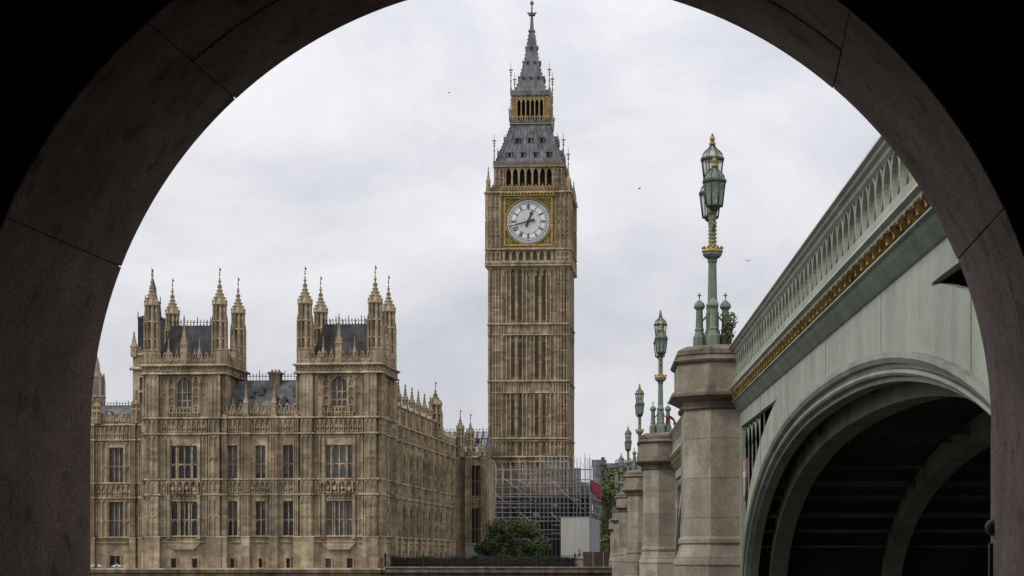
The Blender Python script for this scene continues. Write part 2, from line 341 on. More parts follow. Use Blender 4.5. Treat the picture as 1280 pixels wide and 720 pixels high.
# ------------------------------------------------------------------ gothic vocabulary
def wall_cells(mb, fr, u0, u1, z0, z1, holes, t=0.6, v=0.0):
    us = sorted({u0, u1, *[h[0] for h in holes], *[h[1] for h in holes]}); zs = sorted({z0, z1, *[h[2] for h in holes], *[h[3] for h in holes]})
    us = [u for u in us if u0 <= u <= u1]; zs = [z for z in zs if z0 <= z <= z1]
    for j in range(len(zs) - 1):
        run = None
        for i in range(len(us) - 1):
            cu, cz = (us[i] + us[i + 1]) / 2, (zs[j] + zs[j + 1]) / 2
            solid = not any(h[0] < cu < h[1] and h[2] < cz < h[3] for h in holes)
            if solid and run is None: run = us[i]
            if not solid and run is not None: mb.fbox(fr, run, us[i], v - t, v, zs[j], zs[j + 1]); run = None
        if run is not None: mb.fbox(fr, run, us[-1], v - t, v, zs[j], zs[j + 1])
def heads(mb, fr, a, b, z1, v0, v1, h=None):      # pointed head filling the top corners of one light
    m = (a + b) / 2; h = h or (b - a) * 0.9
    for s in (-1, 1):
        e = a if s < 0 else b; q = (b - a) / 2
        mb.fprism(fr, [(e, z1), (e, z1 - h), (e - s * q * 0.22, z1 - h * 0.55), (e - s * q * 0.6, z1 - h * 0.2), (m, z1)], v0, v1)
def panelling(mb, fr, u0, u1, z0, z1, n, v=0.0, d=0.09, w=0.10, mid=()):
    d *= 2.0; w *= 1.15
    for i in range(n + 1):
        u = u0 + (u1 - u0) * i / n; mb.fbox(fr, u - w / 2, u + w / 2, v - 0.02, v + d, z0, z1)
    for i in range(n):
        a = u0 + (u1 - u0) * i / n + w / 2; b = u0 + (u1 - u0) * (i + 1) / n - w / 2
        heads(mb, fr, a, b, z1, v - 0.02, v + d * 0.8)
        for q in mid: mb.fbox(fr, a, b, v - 0.02, v + d * 0.7, q, q + 0.09); heads(mb, fr, a, b, q, v - 0.02, v + d * 0.7, (b - a) * 0.6)
def carved(mb, fr, u0, u1, z0, z1, pitch, v=0.0, d=0.14):
    d *= 1.7
    n = max(1, round((u1 - u0) / pitch)); p = (u1 - u0) / n
    for i in range(n + 1): mb.fbox(fr, u0 + i * p - 0.05, u0 + i * p + 0.05, v - 0.02, v + d, z0, z1)
    for i in range(n):
        a = u0 + i * p + 0.06; b = a + p - 0.12; m = (a + b) / 2; h = z1 - z0
        heads(mb, fr, a, b, z1, v - 0.02, v + d * 0.8, h * 0.35)
        r = min(p, h) * rng.uniform(0.20, 0.30); zc = z0 + h * rng.uniform(0.36, 0.46)
        mb.fprism(fr, [(m + r * math.cos(k * PI / 3), zc + r * 1.2 * math.sin(k * PI / 3)) for k in range(6)], v - 0.02, v + d * rng.uniform(0.6, 1.2))
        mb.fprism(fr, [(a, z0), (b, z0), (m, z0 + h * 0.22)], v - 0.02, v + d * 0.6)
def parapet(mb, fr, u0, u1, z0, h, pitch=1.1, v=0.0, t=0.3):
    pitch *= 0.72; n = max(1, round((u1 - u0) / pitch)); p = (u1 - u0) / n
    mb.fbox(fr, u0, u1, v - t, v, z0, z0 + h * 0.5)
    for i in range(n):
        a = u0 + i * p
        mb.fbox(fr, a + p * 0.12, a + p * 0.26, v - t, v + 0.02, z0 + h * 0.5, z0 + h * 0.82); mb.fbox(fr, a + p * 0.46, a + p * 0.60, v - t, v + 0.02, z0 + h * 0.5, z0 + h * 0.82); mb.fbox(fr, a + p * 0.26, a + p * 0.46, v - t, v - t * 0.6, z0 + h * 0.5, z0 + h * 0.82)
        mb.fprism(fr, [(a + p * 0.06, z0 + h * 0.82), (a + p * 0.66, z0 + h * 0.82), (a + p * 0.42, z0 + h * 0.95), (a + p * 0.36, z0 + h * (1.35 if i % 3 == 1 else 1.05)), (a + p * 0.30, z0 + h * 0.95)], v - t, v + 0.06)
        mb.fbox(fr, a + p * 0.02, a + p * 0.10, v - 0.02, v + 0.10, z0, z0 + h * 0.62)
        mb.fbox(fr, a + p * 0.62, a + p * 0.70, v - 0.02, v + 0.10, z0, z0 + h * 0.62)
        mb.fprism(fr, [(a + p * (0.36 + 0.2 * math.cos(k * PI / 2)), z0 + h * (0.28 + 0.17 * math.sin(k * PI / 2))) for k in range(4)], v - 0.02, v + 0.11)
def window(par, fr, u0, u1, z0, z1, nl=2, trans=(0.5,), rec=0.42, glass=None, arch=False, w=0.13, tm=None, jamb=True):
    g = glass or (BLIND if rng.random() < 0.25 else GLASS)
    o = MB().fbox(fr, u0 - 0.1, u1 + 0.1, -rec - 0.09, -rec, z0 - 0.1, z1 + 0.1).build('window', g, par)
    p = (u1 - u0) / nl
    if g is GLASS and nl > 1 and rng.random() < 0.55:
        q = rng.randrange(nl); e = rng.randint(q + 1, nl); h = (z1 - z0) * rng.choice((0.25, 0.4, 0.55, 0.8))
        MB().fbox(fr, u0 + q * p, u0 + e * p, -rec - 0.012, -rec + 0.003, z1 - h, z1 + 0.05).build('blind', BLIND, o)
    mb = MB()
    for i in range(1, nl): mb.fbox(fr, u0 + i * p - w / 2, u0 + i * p + w / 2, -rec - 0.02, -rec + 0.2, z0, z1)
    for t in trans:
        z = z0 + (z1 - z0) * t; mb.fbox(fr, u0, u1, -rec - 0.02, -rec + 0.17, z - 0.06, z + 0.07)
        for i in range(nl): heads(mb, fr, u0 + i * p + w / 2, u0 + (i + 1) * p - w / 2, z - 0.06, -rec - 0.02, -rec + 0.1, p * 0.5)
    for i in range(nl): heads(mb, fr, u0 + i * p + w / 2, u0 + (i + 1) * p - w / 2, z1, -rec - 0.02, -rec + 0.15)
    if arch: heads(mb, fr, u0, u1, z1, -rec - 0.02, 0.0, (u1 - u0) * 0.42)
    mb.fbox(fr, u0 - 0.02, u1 + 0.02, -rec, 0.10, z0 - 0.14, z0)                 # sill
    if jamb: mb.fbox(fr, u0 - 0.16, u0 - 0.003, -0.02, 0.12, z0, z1 + 0.16); mb.fbox(fr, u1 + 0.003, u1 + 0.16, -0.02, 0.12, z0, z1 + 0.16)   # jamb mould
    mb.fbox(fr, u0 - 0.003, u1 + 0.003, -0.02, 0.14, z1 + 0.003, z1 + 0.16)
    mb.build('tracery', tm or STONE, o)
    return o
def turret(par, x, y, z0, zt, r, m=STONE, vane=1.3, twotier=True):
    """octagonal gothic turret: panelled base, open lantern stages, crocketed spirelet; local origin at its foot"""
    H = zt - z0; mb = MB()
    b = H * 0.16; s1 = H * 0.50; s2 = H * 0.70
    mb.lathe(0, 0, [(r, 0), (r, b), (r * 1.1, b + 0.06), (r * 1.1, b + 0.16), (r * 0.94, b + 0.24)])
    mb.lathe(0, 0, [(r * 0.60, b + 0.1), (r * 0.60, s1), (r * 0.48, s1 + 0.01), (r * 0.48, s2)])
    for k in range(8):
        a = PI / 8 + k * PI / 4; c, s_ = math.cos(a), math.sin(a)
        mb.lathe(c * r * 0.86, s_ * r * 0.86, [(r * 0.20, b + 0.1), (r * 0.20, s1)], 4, a)
        mb.lathe(c * r * 0.72, s_ * r * 0.72, [(r * 0.18, s1), (r * 0.18, s2)], 4, a)
        mb.tube([(c * r, s_ * r, 0), (c * r, s_ * r, b)], r * 0.07, 4, False)
        mb.lathe(c * r * 0.92, s_ * r * 0.92, [(r * 0.1, s1 + 0.05), (r * 0.1, s1 + H * 0.035), (0.01, s1 + H * 0.075)], 4, a)
        mb.lathe(c * r * 0.86, s_ * r * 0.86, [(r * 0.1, s2 + 0.05), (r * 0.1, s2 + H * 0.03), (0.01, s2 + H * 0.07)], 4, a)
    for q, rr in ((b + (s1 - b) * 0.42, 0.97), (s1, 1.06), (s2, 1.0)):
        mb.lathe(0, 0, [(r * rr * 0.85, q - 0.16), (r * rr, q - 0.04), (r * rr, q + 0.04), (r * rr * 0.82, q + 0.13)])
    zc = s2 + 0.1; Hs = H - zc                                    # ogee cap
    pr = [(r * 0.92, zc), (r * 0.80, zc + Hs * 0.10), (r * 0.62, zc + Hs * 0.24), (r * 0.44, zc + Hs * 0.38), (r * 0.28, zc + Hs * 0.52), (r * 0.19, zc + Hs * 0.66), (r * 0.13, zc + Hs * 0.8), (0.05, H)]
    mb.lathe(0, 0, pr)
    for k in range(8):
        a = PI / 8 + k * PI / 4
        for i in range(1, 6):
            q = pr[i]; mb.ball((q[0] * 1.1 * math.cos(a), q[0] * 1.1 * math.sin(a), q[1]), r * 0.12, 4, 3)
    mb.lathe(0, 0, [(r * 0.1, zc + Hs * 0.68), (r * 0.36, zc + Hs * 0.72), (r * 0.1, zc + Hs * 0.76)]); mb.lathe(0, 0, [(r * 0.05, zc + Hs * 0.86), (r * 0.26, zc + Hs * 0.9), (r * 0.05, zc + Hs * 0.95)]); mb.ball((0, 0, H), r * 0.13, 6, 4)
    o = mb.build('turret', m, par); o.location = (x, y, z0)
    f = MB(); f.tube([(0, 0, H - 0.1), (0, 0, H + vane)], 0.03, 4); f.ball((0, 0, H + vane * 0.35), 0.09, 6, 4)
    f.box(0.0, 0.16, -0.012, 0.012, H + vane * 0.66, H + vane * 0.86); f.box(-0.09, 0.09, -0.012, 0.012, H + vane * 0.5, H + vane * 0.54)
    f.build('finial', IRON, o)
    return o
def pinnacle_mb(h, w):
    mb = MB(); s = h * 0.42
    mb.square(0, 0, [(w / 2, 0), (w / 2, s * 0.9), (w * 0.62, s * 0.93), (w * 0.62, s), (w * 0.42, s * 1.02), (w * 0.24, h * 0.62), (w * 0.10, h * 0.85), (0.03, h)])
    for a in range(4):
        an = PI / 4 + a * PI / 2
        for t in (0.5, 0.6, 0.7, 0.8, 0.9):
            rr = w * 0.6 * (1 - t) * 1.35 + 0.03; mb.ball((rr * math.cos(an), rr * math.sin(an), h * t), w * 0.10, 4, 3)
        an = a * PI / 2; c, q = math.cos(an), math.sin(an)
        mb.lathe(c * w * 0.5, q * w * 0.5, [(w * 0.16, s * 0.55), (w * 0.16, s * 0.95), (0.01, s * 1.3)], 4, PI / 4)
    mb.ball((0, 0, h * 0.93), w * 0.17, 6, 4); mb.ball((0, 0, h), w * 0.1, 5, 4)
    return mb
def pinnacle(par, x, y, z, h, w, m=STONE):
    o = pinnacle_mb(h, w).build('pinnacle', m, par); o.location = (x, y, z); return o
def cresting(par, x0, x1, y, z, h=0.7, pitch=0.45, along='x', m=None):
    mb = MB(); n = int(abs(x1 - x0) / pitch)
    def bx(a, b, c, d):
        mb.box(a, b, y - 0.02, y + 0.02, c, d) if along == 'x' else mb.box(y - 0.02, y + 0.02, a, b, c, d)
    bx(x0, x1, z, z + 0.06); bx(x0, x1, z + h * 0.55, z + h * 0.62)
    for i in range(n + 1):
        q = x0 + (x1 - x0) * i / n; bx(q - 0.025, q + 0.025, z, z + h); bx(q - 0.09, q + 0.09, z + h * 0.74, z + h * 0.82)
        if i % 4 == 0: bx(q - 0.04, q + 0.04, z, z + h * 1.35)
    return mb.build('cresting', m or IRON, par)

# ------------------------------------------------------------------ the palace
pal = thing('palace', 'gothic limestone palace with twin turreted towers standing on the river wall', 'palace', (P0[0], P0[1], WEST), TH)
def lx(px, yl=0.0):                          # palace-local x of photo column px on the plane y = yl
    ox, oy = P0[0] - st * yl, P0[1] + ct * yl; u = (px - VX) / FPX
    return (u * oy - ox) / (ct - u * st)
def lz(py, d=215.0): return wz(py, d) - WEST
FRONT = Fr((0, 0), (1, 0), (0, -1)); NORTH = Fr((0, 0), (0, 1), (1, 0))
XL0, XL1, XR0, XR1 = lx(183), lx(278), lx(375), 0.0
ZB, ZP0, ZP1, ZF1, ZF2, ZC1, ZC2 = 0.0, 3.25, 3.85, 8.45, 10.15, 15.2, 16.95
ZT1, ZT2 = lz(467), lz(457)
TD = 8.7                                      # depth of the towers
front_holes = []; front_windows = []
def add_win(fr, holes, lst, u0, u1, z0, z1, **k): holes.append((u0, u1, z0, z1)); lst.append((fr, u0, u1, z0, z1, k))
W2 = (lz(600), lz(556)); W1 = (lz(670), lz(626)); WG = (lz(711), lz(698))
for c0, c1 in ((284, 297), (319.5, 332), (354, 366.5)):
    a, b = lx(c0), lx(c1)
    for z0, z1 in (W2, W1): add_win(FRONT, front_holes, front_windows, a, b, z0, z1, nl=2, trans=(0.47,))
    add_win(FRONT, front_holes, front_windows, a + 0.35, b - 0.35, WG[0], WG[1], nl=1, trans=())
mb = MB(); SEAM = 0.002
wall_cells(mb, FRONT, XL1 + SEAM, XR0 - SEAM, ZB, ZC2 + 0.6, front_holes)
def bay_dress(mb, fr, ua, ub, wins, small=True):
    """blind tracery either side of a window between two piers, bands above and below"""
    for z0, z1 in ((W2[0] - 0.3, ZC1 - 0.1), (W1[0] - 0.1, ZF1 - 0.1)):
        for p, q in ((ua, wins[0] - 0.2), (wins[1] + 0.2, ub)):
            if q - p > 0.25: panelling(mb, fr, p, q, z0, z1, max(1, round((q - p) / 0.55)), mid=(z0 + (z1 - z0) * 0.45,))
    carved(mb, fr, ua, ub, ZF1 + 0.25, ZF2 - 0.05, 0.62); carved(mb, fr, ua, ub, ZC1 + 0.3, ZC2 - 0.05, 0.55)
    carved(mb, fr, ua, ub, ZP0 + 0.22, ZP1 - 0.02, 0.6, d=0.08)
def pier(mb, fr, u, w, zt, d=0.38, v=0.0):
    d *= 1.35
    mb.fbox(fr, u - w / 2, u + w / 2, v - 0.02, v + d, ZB, ZP1); mb.fbox(fr, u - w * 0.42, u + w * 0.42, v - 0.02, v + d * 0.86, ZP1, ZF2)
    mb.fbox(fr, u - w * 0.38, u + w * 0.38, v - 0.02, v + d * 0.74, ZF2, zt)
    for z0, z1 in ((ZP1 + 0.2, ZF1 - 0.1), (ZF1 + 0.4, ZF2 - 0.1), (ZF2 + 0.2, ZC1 - 0.1), (ZC1 + 0.4, ZC2 - 0.1)):
        panelling(mb, fr, u - w * 0.34, u + w * 0.34, z0, z1, 2, v=v + d * 0.8, d=0.08, w=0.07, mid=(z0 + (z1 - z0) * 0.5,) if z1 - z0 > 2 else ())
    for q in (ZP1 - 0.1, ZF1, ZF2, ZC1, ZC2): mb.string(fr, u - w * 0.56, u + w * 0.56, q, 0.24, 0.14, v + d * 0.8)
def courses(mb, fr, ua, ub, v=0.0):
    for q, h, d in ((ZP0, 0.2, 0.16), (ZP1, 0.22, 0.22), (ZF1, 0.24, 0.2), (ZF2, 0.26, 0.26), (ZC1, 0.26, 0.26), (ZC2, 0.30, 0.32)): mb.string(fr, ua, ub, q, h, d, v)
    mb.fbox(fr, ua, ub, v - 0.02, v + 0.25, ZB, 0.5)
cps = [lx(c) for c in (308, 343)]
edges = [XL1 + 0.3, cps[0], cps[1], XR0 - 0.3]
for i, (c0, c1) in enumerate(((284, 297), (319.5, 332), (354, 366.5))):
    bay_dress(mb, FRONT, edges[i] + 0.42, edges[i + 1] - 0.42, (lx(c0), lx(c1)))
for c in cps: pier(mb, FRONT, c, 0.95, ZC2 + 0.5)
pier(mb, FRONT, XL1 + 0.35, 0.6, ZC2 + 0.5); pier(mb, FRONT, XR0 - 0.35, 0.6, ZC2 + 0.5)
courses(mb, FRONT, XL1 + SEAM, XR0 - SEAM)
parapet(mb, FRONT, XL1 + SEAM, XR0 - SEAM, ZC2 + 0.29, 1.5, 1.2)
mb.build('wall', STONE, pal)
# towers
def pav_tower(xa, xb):
    mb = MB(); m = (xa + xb) / 2; holes = []; w = []
    for z0, z1 in (W2, W1): add_win(FRONT, holes, w, m - 1.5, m + 1.5, z0, z1, nl=4, trans=(0.47,), rec=0.3)
    add_win(FRONT, holes, w, m - 0.85, m + 0.85, lz(507), lz(470), nl=3, trans=(0.22, 0.5), arch=True, glass=BLIND)
    for s in (-1, 1): add_win(FRONT, holes, w, m + s * 1.2 - 0.32, m + s * 1.2 + 0.32, WG[0], WG[1], nl=1, trans=())
    wall_cells(mb, FRONT, xa, xb, ZB, ZT2 + 0.3, holes)
    bay_dress(mb, FRONT, xa + 1.75, xb - 1.75, (m - 1.5, m + 1.5))
    for s in (-1, 1):                                               # bay shafts flanking the big windows
        for z0, z1 in (W1, W2): mb.fbox(FRONT, m + s * 1.72 - 0.16, m + s * 1.72 + 0.16, -0.02, 0.34, z0 - 0.3, z1 + 0.7)
        mb.fbox(FRONT, m + s * 0.52 - 0.08, m + s * 0.52 + 0.08, -0.5, 0.02, W1[0], W1[1]); mb.fbox(FRONT, m + s * 0.9 - 0.08, m + s * 0.9 + 0.08, -0.5, 0.02, W2[0], W2[1])
        for zz0, zz1 in ((ZC2 + 0.5, ZT1 - 0.2),):                   # upper storey niches
            panelling(mb, FRONT, m + s * 1.05 if s > 0 else m - 1.75, m + 1.75 if s > 0 else m - 1.05, zz0 + 0.2, zz1, 1, mid=(zz0 + 1.0, zz0 + 2.0, zz0 + 3.0, zz0 + 3.9), d=0.16)
            panelling(mb, FRONT, min(m + s * 1.85, m + s * 2.6), max(m + s * 1.85, m + s * 2.6), zz0, zz1, 1, d=0.1, mid=(zz0 + 2.4,))
    mb.fprism(FRONT, [(m - 1.9, ZP0 - 0.05), (m + 1.9, ZP0 - 0.05), (m + 1.2, ZP0 - 0.75), (m - 1.2, ZP0 - 0.75)], -0.02, 0.4)
    carved(mb, FRONT, m - 1.6, m + 1.6, ZC2 + 0.35, lz(507) - 0.2, 0.4, d=0.2); carved(mb, FRONT, m - 1.55, m + 1.55, W1[1] + 0.2, ZF1 - 0.05, 0.5, d=0.1)
    carved(mb, FRONT, m - 1.6, m + 1.6, ZF1 + 0.25, ZF2 - 0.05, 0.8, v=0.06, d=0.26)
    for (fr, u0, u1) in ((FRONT, xa, xb), (Fr((xb, 0), (0, 1), (1, 0)), 0.0, TD), (Fr((xa, TD), (0, -1), (-1, 0)), 0.0, TD), (Fr((xb, TD), (-1, 0), (0, 1)), 0.0, xb - xa)):
        if fr is not FRONT:
            wall_cells(mb, fr, u0, u1, ZB, ZT2 + 0.3, [], t=0.5, v=-0.004); mm = (u0 + u1) / 2
            bay_dress(mb, fr, u0 + 1.7, u1 - 1.7, (mm, mm)); panelling(mb, fr, mm - 2.4, mm + 2.4, ZC2 + 0.6, ZT1 - 0.2, 6, d=0.12, mid=(ZC2 + 2.8,))
        for c in (u0 + 0.82, u1 - 0.82):
            pier(mb, fr, c, 1.66, ZT1, d=0.42)
            for q0, q1 in ((ZC2 + 0.4, ZT1 - 0.2), (0.7, ZP0 - 0.1)): panelling(mb, fr, c - 0.66, c + 0.66, q0, q1, 3, v=0.33, d=0.09, w=0.08, mid=(q0 + (q1 - q0) * 0.33, q0 + (q1 - q0) * 0.66))
        courses(mb, fr, u0 - 0.2, u1 + 0.2)
        mb.string(fr, u0 - 0.5, u1 + 0.5, ZT1, 0.26, 0.35, 0.32); mb.string(fr, u0 - 0.55, u1 + 0.55, ZT2, 0.32, 0.45, 0.32)
        mb.fbox(fr, u0 - 0.3, u1 + 0.3, -0.3, 0.33, ZT1 + 0.1, ZT2 + 0.1); carved(mb, fr, u0 + 0.1, u1 - 0.1, ZT1 + 0.26, ZT2 - 0.02, 0.5, v=0.32, d=0.12)
        parapet(mb, fr, u0 + 0.6, u1 - 0.6, ZT2 + 0.31, 1.35, 0.95, v=0.3)
    mb.build('tower', STONE, pal)
    for (fr, u0, u1, z0, z1, k) in w: window(pal, fr, u0, u1, z0, z1, **k)
    rt = 0.82; zt = lz(345)
    for (x, y) in ((xa + 0.45, 0.5), (xb - 0.45, 0.5), (xa + 0.45, TD - 0.5), (xb - 0.45, TD - 0.5)): turret(pal, x, y, ZT2 + 0.25, zt, rt + 0.06)
    for (x, y, h) in ((m, -0.05, lz(391) - ZT2 - 0.4), (xb + 0.05, TD / 2, 4.9), (xa - 0.05, TD / 2, 4.9), (m, TD, 4.9)):
        pinnacle(pal, x, y, ZT2 + 0.35, h, 0.66)
    for k in (-1, 1): pinnacle(pal, m + k * 1.75, -0.12, ZT2 + 0.3, 2.9, 0.34)
    mb = MB(); zr = lz(402); hx_, hy = (xb - xa) / 2 - 0.9, TD / 2 - 0.9; tx, ty = hx_ - 1.15, hy - 1.6; yc = TD / 2
    mb.hexa([(m - hx_, yc - hy, ZT2 + 0.3), (m + hx_, yc - hy, ZT2 + 0.3), (m + hx_, yc + hy, ZT2 + 0.3), (m - hx_, yc + hy, ZT2 + 0.3)], [(m - tx, yc - ty, zr), (m + tx, yc - ty, zr), (m + tx, yc + ty, zr), (m - tx, yc + ty, zr)])
    for k in range(-3, 4): mb.fbox(Fr((m + k * 0.62 * 1.2, yc - hy), (1, 0), (0, -1)), -0.03, 0.03, -1.4, -1.2, ZT2 + 2.0, ZT2 + 2.2)
    o = mb.build('roof', SLATE, pal)
    c = cresting(o, m - tx, m + tx, yc - ty, zr, 0.75, 0.36)
    c = cresting(o, yc - ty, yc + ty, m + tx, zr, 0.75, 0.36, 'y'); c = cresting(o, m - tx, m + tx, yc + ty, zr, 0.75, 0.36)
pav_tower(XL0, XL1); pav_tower(XR0, XR1)
for (fr, u0, u1, z0, z1, k) in front_windows: window(pal, fr, u0, u1, z0, z1, **k)
for c in cps: pinnacle(pal, c, -0.15, ZC2 + 0.5, 3.3, 0.5)
# roof between the towers, chimney, cresting
zr = lz(474, 219)
mb = MB(); mb.fprism(Fr((XL1 + 0.01, 0), (0, 1), (-1, 0)), [(0.6, ZC2 + 0.6), (4.9, zr), (9.2, ZC2 + 0.6)], -(XR0 - XL1 - 0.02), 0.0)
for k, q in ((0.18, 0.3), (0.42, 0.62), (0.63, 0.35), (0.86, 0.58), (0.3, 0.55), (0.75, 0.3)):
    x = XL1 + (XR0 - XL1) * k; y = 0.6 + 4.3 * q; z = ZC2 + 0.6 + (zr - ZC2 - 0.6) * q
    mb.box(x - 0.24, x + 0.24, y - 0.45, y + 0.7, z - 0.2, z + 0.42); mb.fprism(Fr((x, y), (1, 0), (0, -1)), [(-0.32, z + 0.42), (0.32, z + 0.42), (0, z + 0.85)], -0.8, 0.5)
o = mb.build('roof', SLATEL, pal); cresting(o, XL1, XR0, 4.9, zr, 0.85, 0.36)
xc = lx(345, 5); mb = MB(); mb.box(xc - 0.62, xc + 0.62, 4.2, 5.5, zr - 2, zr + 0.7); mb.box(xc - 0.75, xc + 0.75, 4.07, 5.63, zr + 0.7, zr + 0.95)
for k in (-0.4, 0, 0.4): mb.lathe(xc + k, 4.85, [(0.14, zr + 0.95), (0.11, zr + 1.25)], 8)
mb.build('chimney', STONED, pal)
mb = MB(); mb.box(XL1, XR0, 9.0, 9.5, 0, ZC2); mb.build('wall', STONED, pal)
# wing stepping back on the far side of the left tower
WY = 10.0; WF = Fr((0, WY), (1, 0), (0, -1)); wl, wr = lx(96, WY), XL0 + 0.0
holes = []; ws = []
dz = 0.15
a, b = lx(136.5, WY), lx(154.5, WY)
for z0, z1 in ((lz(604, 227), lz(559, 227)), (lz(671, 227), lz(627, 227))): add_win(WF, holes, ws, a, b, z0, z1, nl=3, trans=(0.47,))
add_win(WF, holes, ws, a + 0.1, b - 0.4, lz(709, 227), lz(695, 227), nl=2, trans=())
mb = MB(); wall_cells(mb, WF, wl, wr, ZB, ZC2 + 0.5, holes)
S = [ZC1, ZC2]; ZC1s, ZC2s = ZC1, ZC2
bay_dress(mb, WF, lx(119, WY) + 0.2, lx(168, WY) - 0.3, (a, b)); courses(mb, WF, wl, wr)
for c, w_ in ((116, 0.75), (167, 0.75), (178, 0.7)): pier(mb, WF, lx(c, WY), w_, ZC2 + 0.4)
parapet(mb, WF, wl, wr, ZC2 + 0.29, 1.4, 1.2)
mb.fprism(WF, [(wl, ZP1), (wr, ZP1), (wr, ZP1 + 0.1), (wl, ZP1 + 0.1)], 0, 0.05)
mb.build('wall', STONE, pal)
for (fr, u0, u1, z0, z1, k) in ws: window(pal, fr, u0, u1, z0, z1, **k)
turret(pal, lx(121.5, WY), WY - 0.1, ZC2 + 0.3, lz(497, 226), 0.55, vane=0.7); turret(pal, lx(170.5, WY), WY - 0.1, ZC2 + 0.3, lz(493, 226), 0.55, vane=0.7)
zr2 = lz(506, 232); mb = MB(); mb.fprism(Fr((wr, WY), (0, 1), (1, 0)), [(0.6, ZC2 + 0.4), (5.6, zr2), (10.6, ZC2 + 0.4)], 0.0, -(wr - wl))
for k, q in ((0.25, 0.45), (0.5, 0.3), (0.62, 0.7)):
    x = wl + (wr - wl) * k; y = WY + 0.6 + 5 * q; z = ZC2 + 0.4 + (zr2 - ZC2 - 0.4) * q; mb.box(x - 0.25, x + 0.25, y - 0.5, y + 0.7, z - 0.2, z + 0.5)
o = mb.build('roof', SLATEL, pal); cresting(o, wl, wr, WY + 5.6, zr2, 0.45, 0.36)
# stone ventilation tower with a tall slate cap, behind the left tower
VYY = 26.0; dV = 241.0; va, vb = lx(166, VYY), lx(192, VYY); vz = lz(441, dV)
VF = Fr((0, VYY), (1, 0), (0, -1)); mb = MB()
hl = []
for k in range(2):
    m_ = lx(178.3, VYY)
    for z0, z1 in ((lz(503, dV), lz(488, dV)), (lz(485, dV), lz(469, dV))): 
        if k == 0: hl.append((m_ - 0.4, m_ + 0.4, z0, z1))
wall_cells(mb, VF, va, vb, 0, vz, hl)
mb.box(va, vb, VYY + 0.6, VYY + 6, 0, vz); mb.string(VF, va - 0.3, vb + 0.3, lz(460, dV), 0.4, 0.45); mb.string(VF, va - 0.2, vb + 0.2, vz - 0.1, 0.4, 0.3)
parapet(mb, VF, va, vb, vz + 0.2, 0.7, 1.0)
mb.build('tower', PALE if False else STONE, pal)
for h in hl:
    mb = MB()
    for k in range(7): z = h[2] + (h[3] - h[2]) * (k + 0.2) / 7; mb.fbox(VF, h[0], h[1], -0.45, -0.25, z, z + 0.1)
    mb.build('louvre', STONED, pal); MB().fbox(VF, h[0], h[1], -0.55, -0.5, h[2], h[3]).build('window', GLASS, pal)
rm = lx(188, VYY + 2); ym = VYY + 3.0; ppm = (dV + 3) / FPX
h1, h2_, h3 = 14.5 * ppm, 7.5 * ppm, 3.4 * ppm
z1_, z2_, z3_ = lz(397, dV + 3), lz(375, dV + 3), lz(356, dV + 3)
mb = MB(); mb.square(rm, ym, [(h1, vz + 0.1), (h1 * 0.97, z1_), (h1 * 1.03, z1_ + 0.02), (h1 * 1.03, z1_ + 0.25), (h2_ * 1.15, z1_ + 0.55), (h2_, z2_), (h2_ * 1.08, z2_ + 0.02), (h2_ * 1.08, z2_ + 0.2), (h3 * 1.15, z2_ + 0.4), (h3, z3_), (0.06, z3_ + 1.2)])
for q in (0.33, 0.66): z = vz + (z1_ - vz) * q; mb.square(rm, ym, [(h1 * 1.015, z), (h1 * 1.015, z + 0.08)])
for k in range(-3, 4): mb.box(rm + k * h1 / 3.1 - 0.05, rm + k * h1 / 3.1 + 0.05, ym - h1 - 0.05, ym - h1 * 0.9, vz + 0.2, z1_)
o = mb.build('roof', SLATE, pal)
mb = MB()
for sx in (-1, 1):
    for sy in (-1, 1): mb.tube([(rm + sx * h1, ym + sy * h1, z1_ - 0.1), (rm + sx * h1, ym + sy * h1, z1_ + 0.9)], 0.06, 4); mb.tube([(rm + sx * h2_, ym + sy * h2_, z2_ - 0.1), (rm + sx * h2_, ym + sy * h2_, z2_ + 0.9)], 0.05, 4)
mb.tube([(rm, ym, z3_), (rm, ym, z3_ + 2.4)], 0.06, 4)
mb.build('finial', IRON, o)
pinnacle(pal, lx(168, VYY), VYY - 0.1, vz - 0.2, 3.2, 0.7)
# north front: buttressed bays running back from the tower
BP = 4.45; NB = 8; y0n, y1n, yend = TD, 43.2, 57.0
NV = Fr((0.0, 0), (0, 1), (1, 0)); hn = []; wn_ = []; mb = MB()
ZU = 19.3
cs = [TD + 0.9 + BP * k for k in range(11)]
for k in range(10):
    m_ = (cs[k] + cs[k + 1]) / 2
    for z0, z1 in (W2, W1): add_win(NV, hn, wn_, m_ - 1.6, m_ + 1.6, z0, z1, nl=2, trans=(0.47,), rec=0.05, w=0.06, jamb=False, glass=GLASS)
    add_win(NV, hn, wn_, m_ - 0.55, m_ + 0.55, 1.0, 2.4, nl=2, trans=())
wall_cells(mb, NV, TD + 0.005, yend, ZB, ZC2 + 0.3, hn, v=-0.35)
for h in hn: pass
NVr = Fr((-0.35, 0), (0, 1), (1, 0))
for k in range(11):
    pier(mb, NVr, cs[k], 0.95, ZC2 + 0.2, d=0.27)
    if k < 10:
        m_ = (cs[k] + cs[k + 1]) / 2; carved(mb, NVr, cs[k] + 0.5, cs[k + 1] - 0.5, ZF1 + 0.25, ZF2 - 0.05, 0.62, d=0.08); carved(mb, NVr, cs[k] + 0.5, cs[k + 1] - 0.5, ZC1 + 0.3, ZC2 - 0.05, 0.55, d=0.08)
courses(mb, NVr, TD + 0.3, yend)
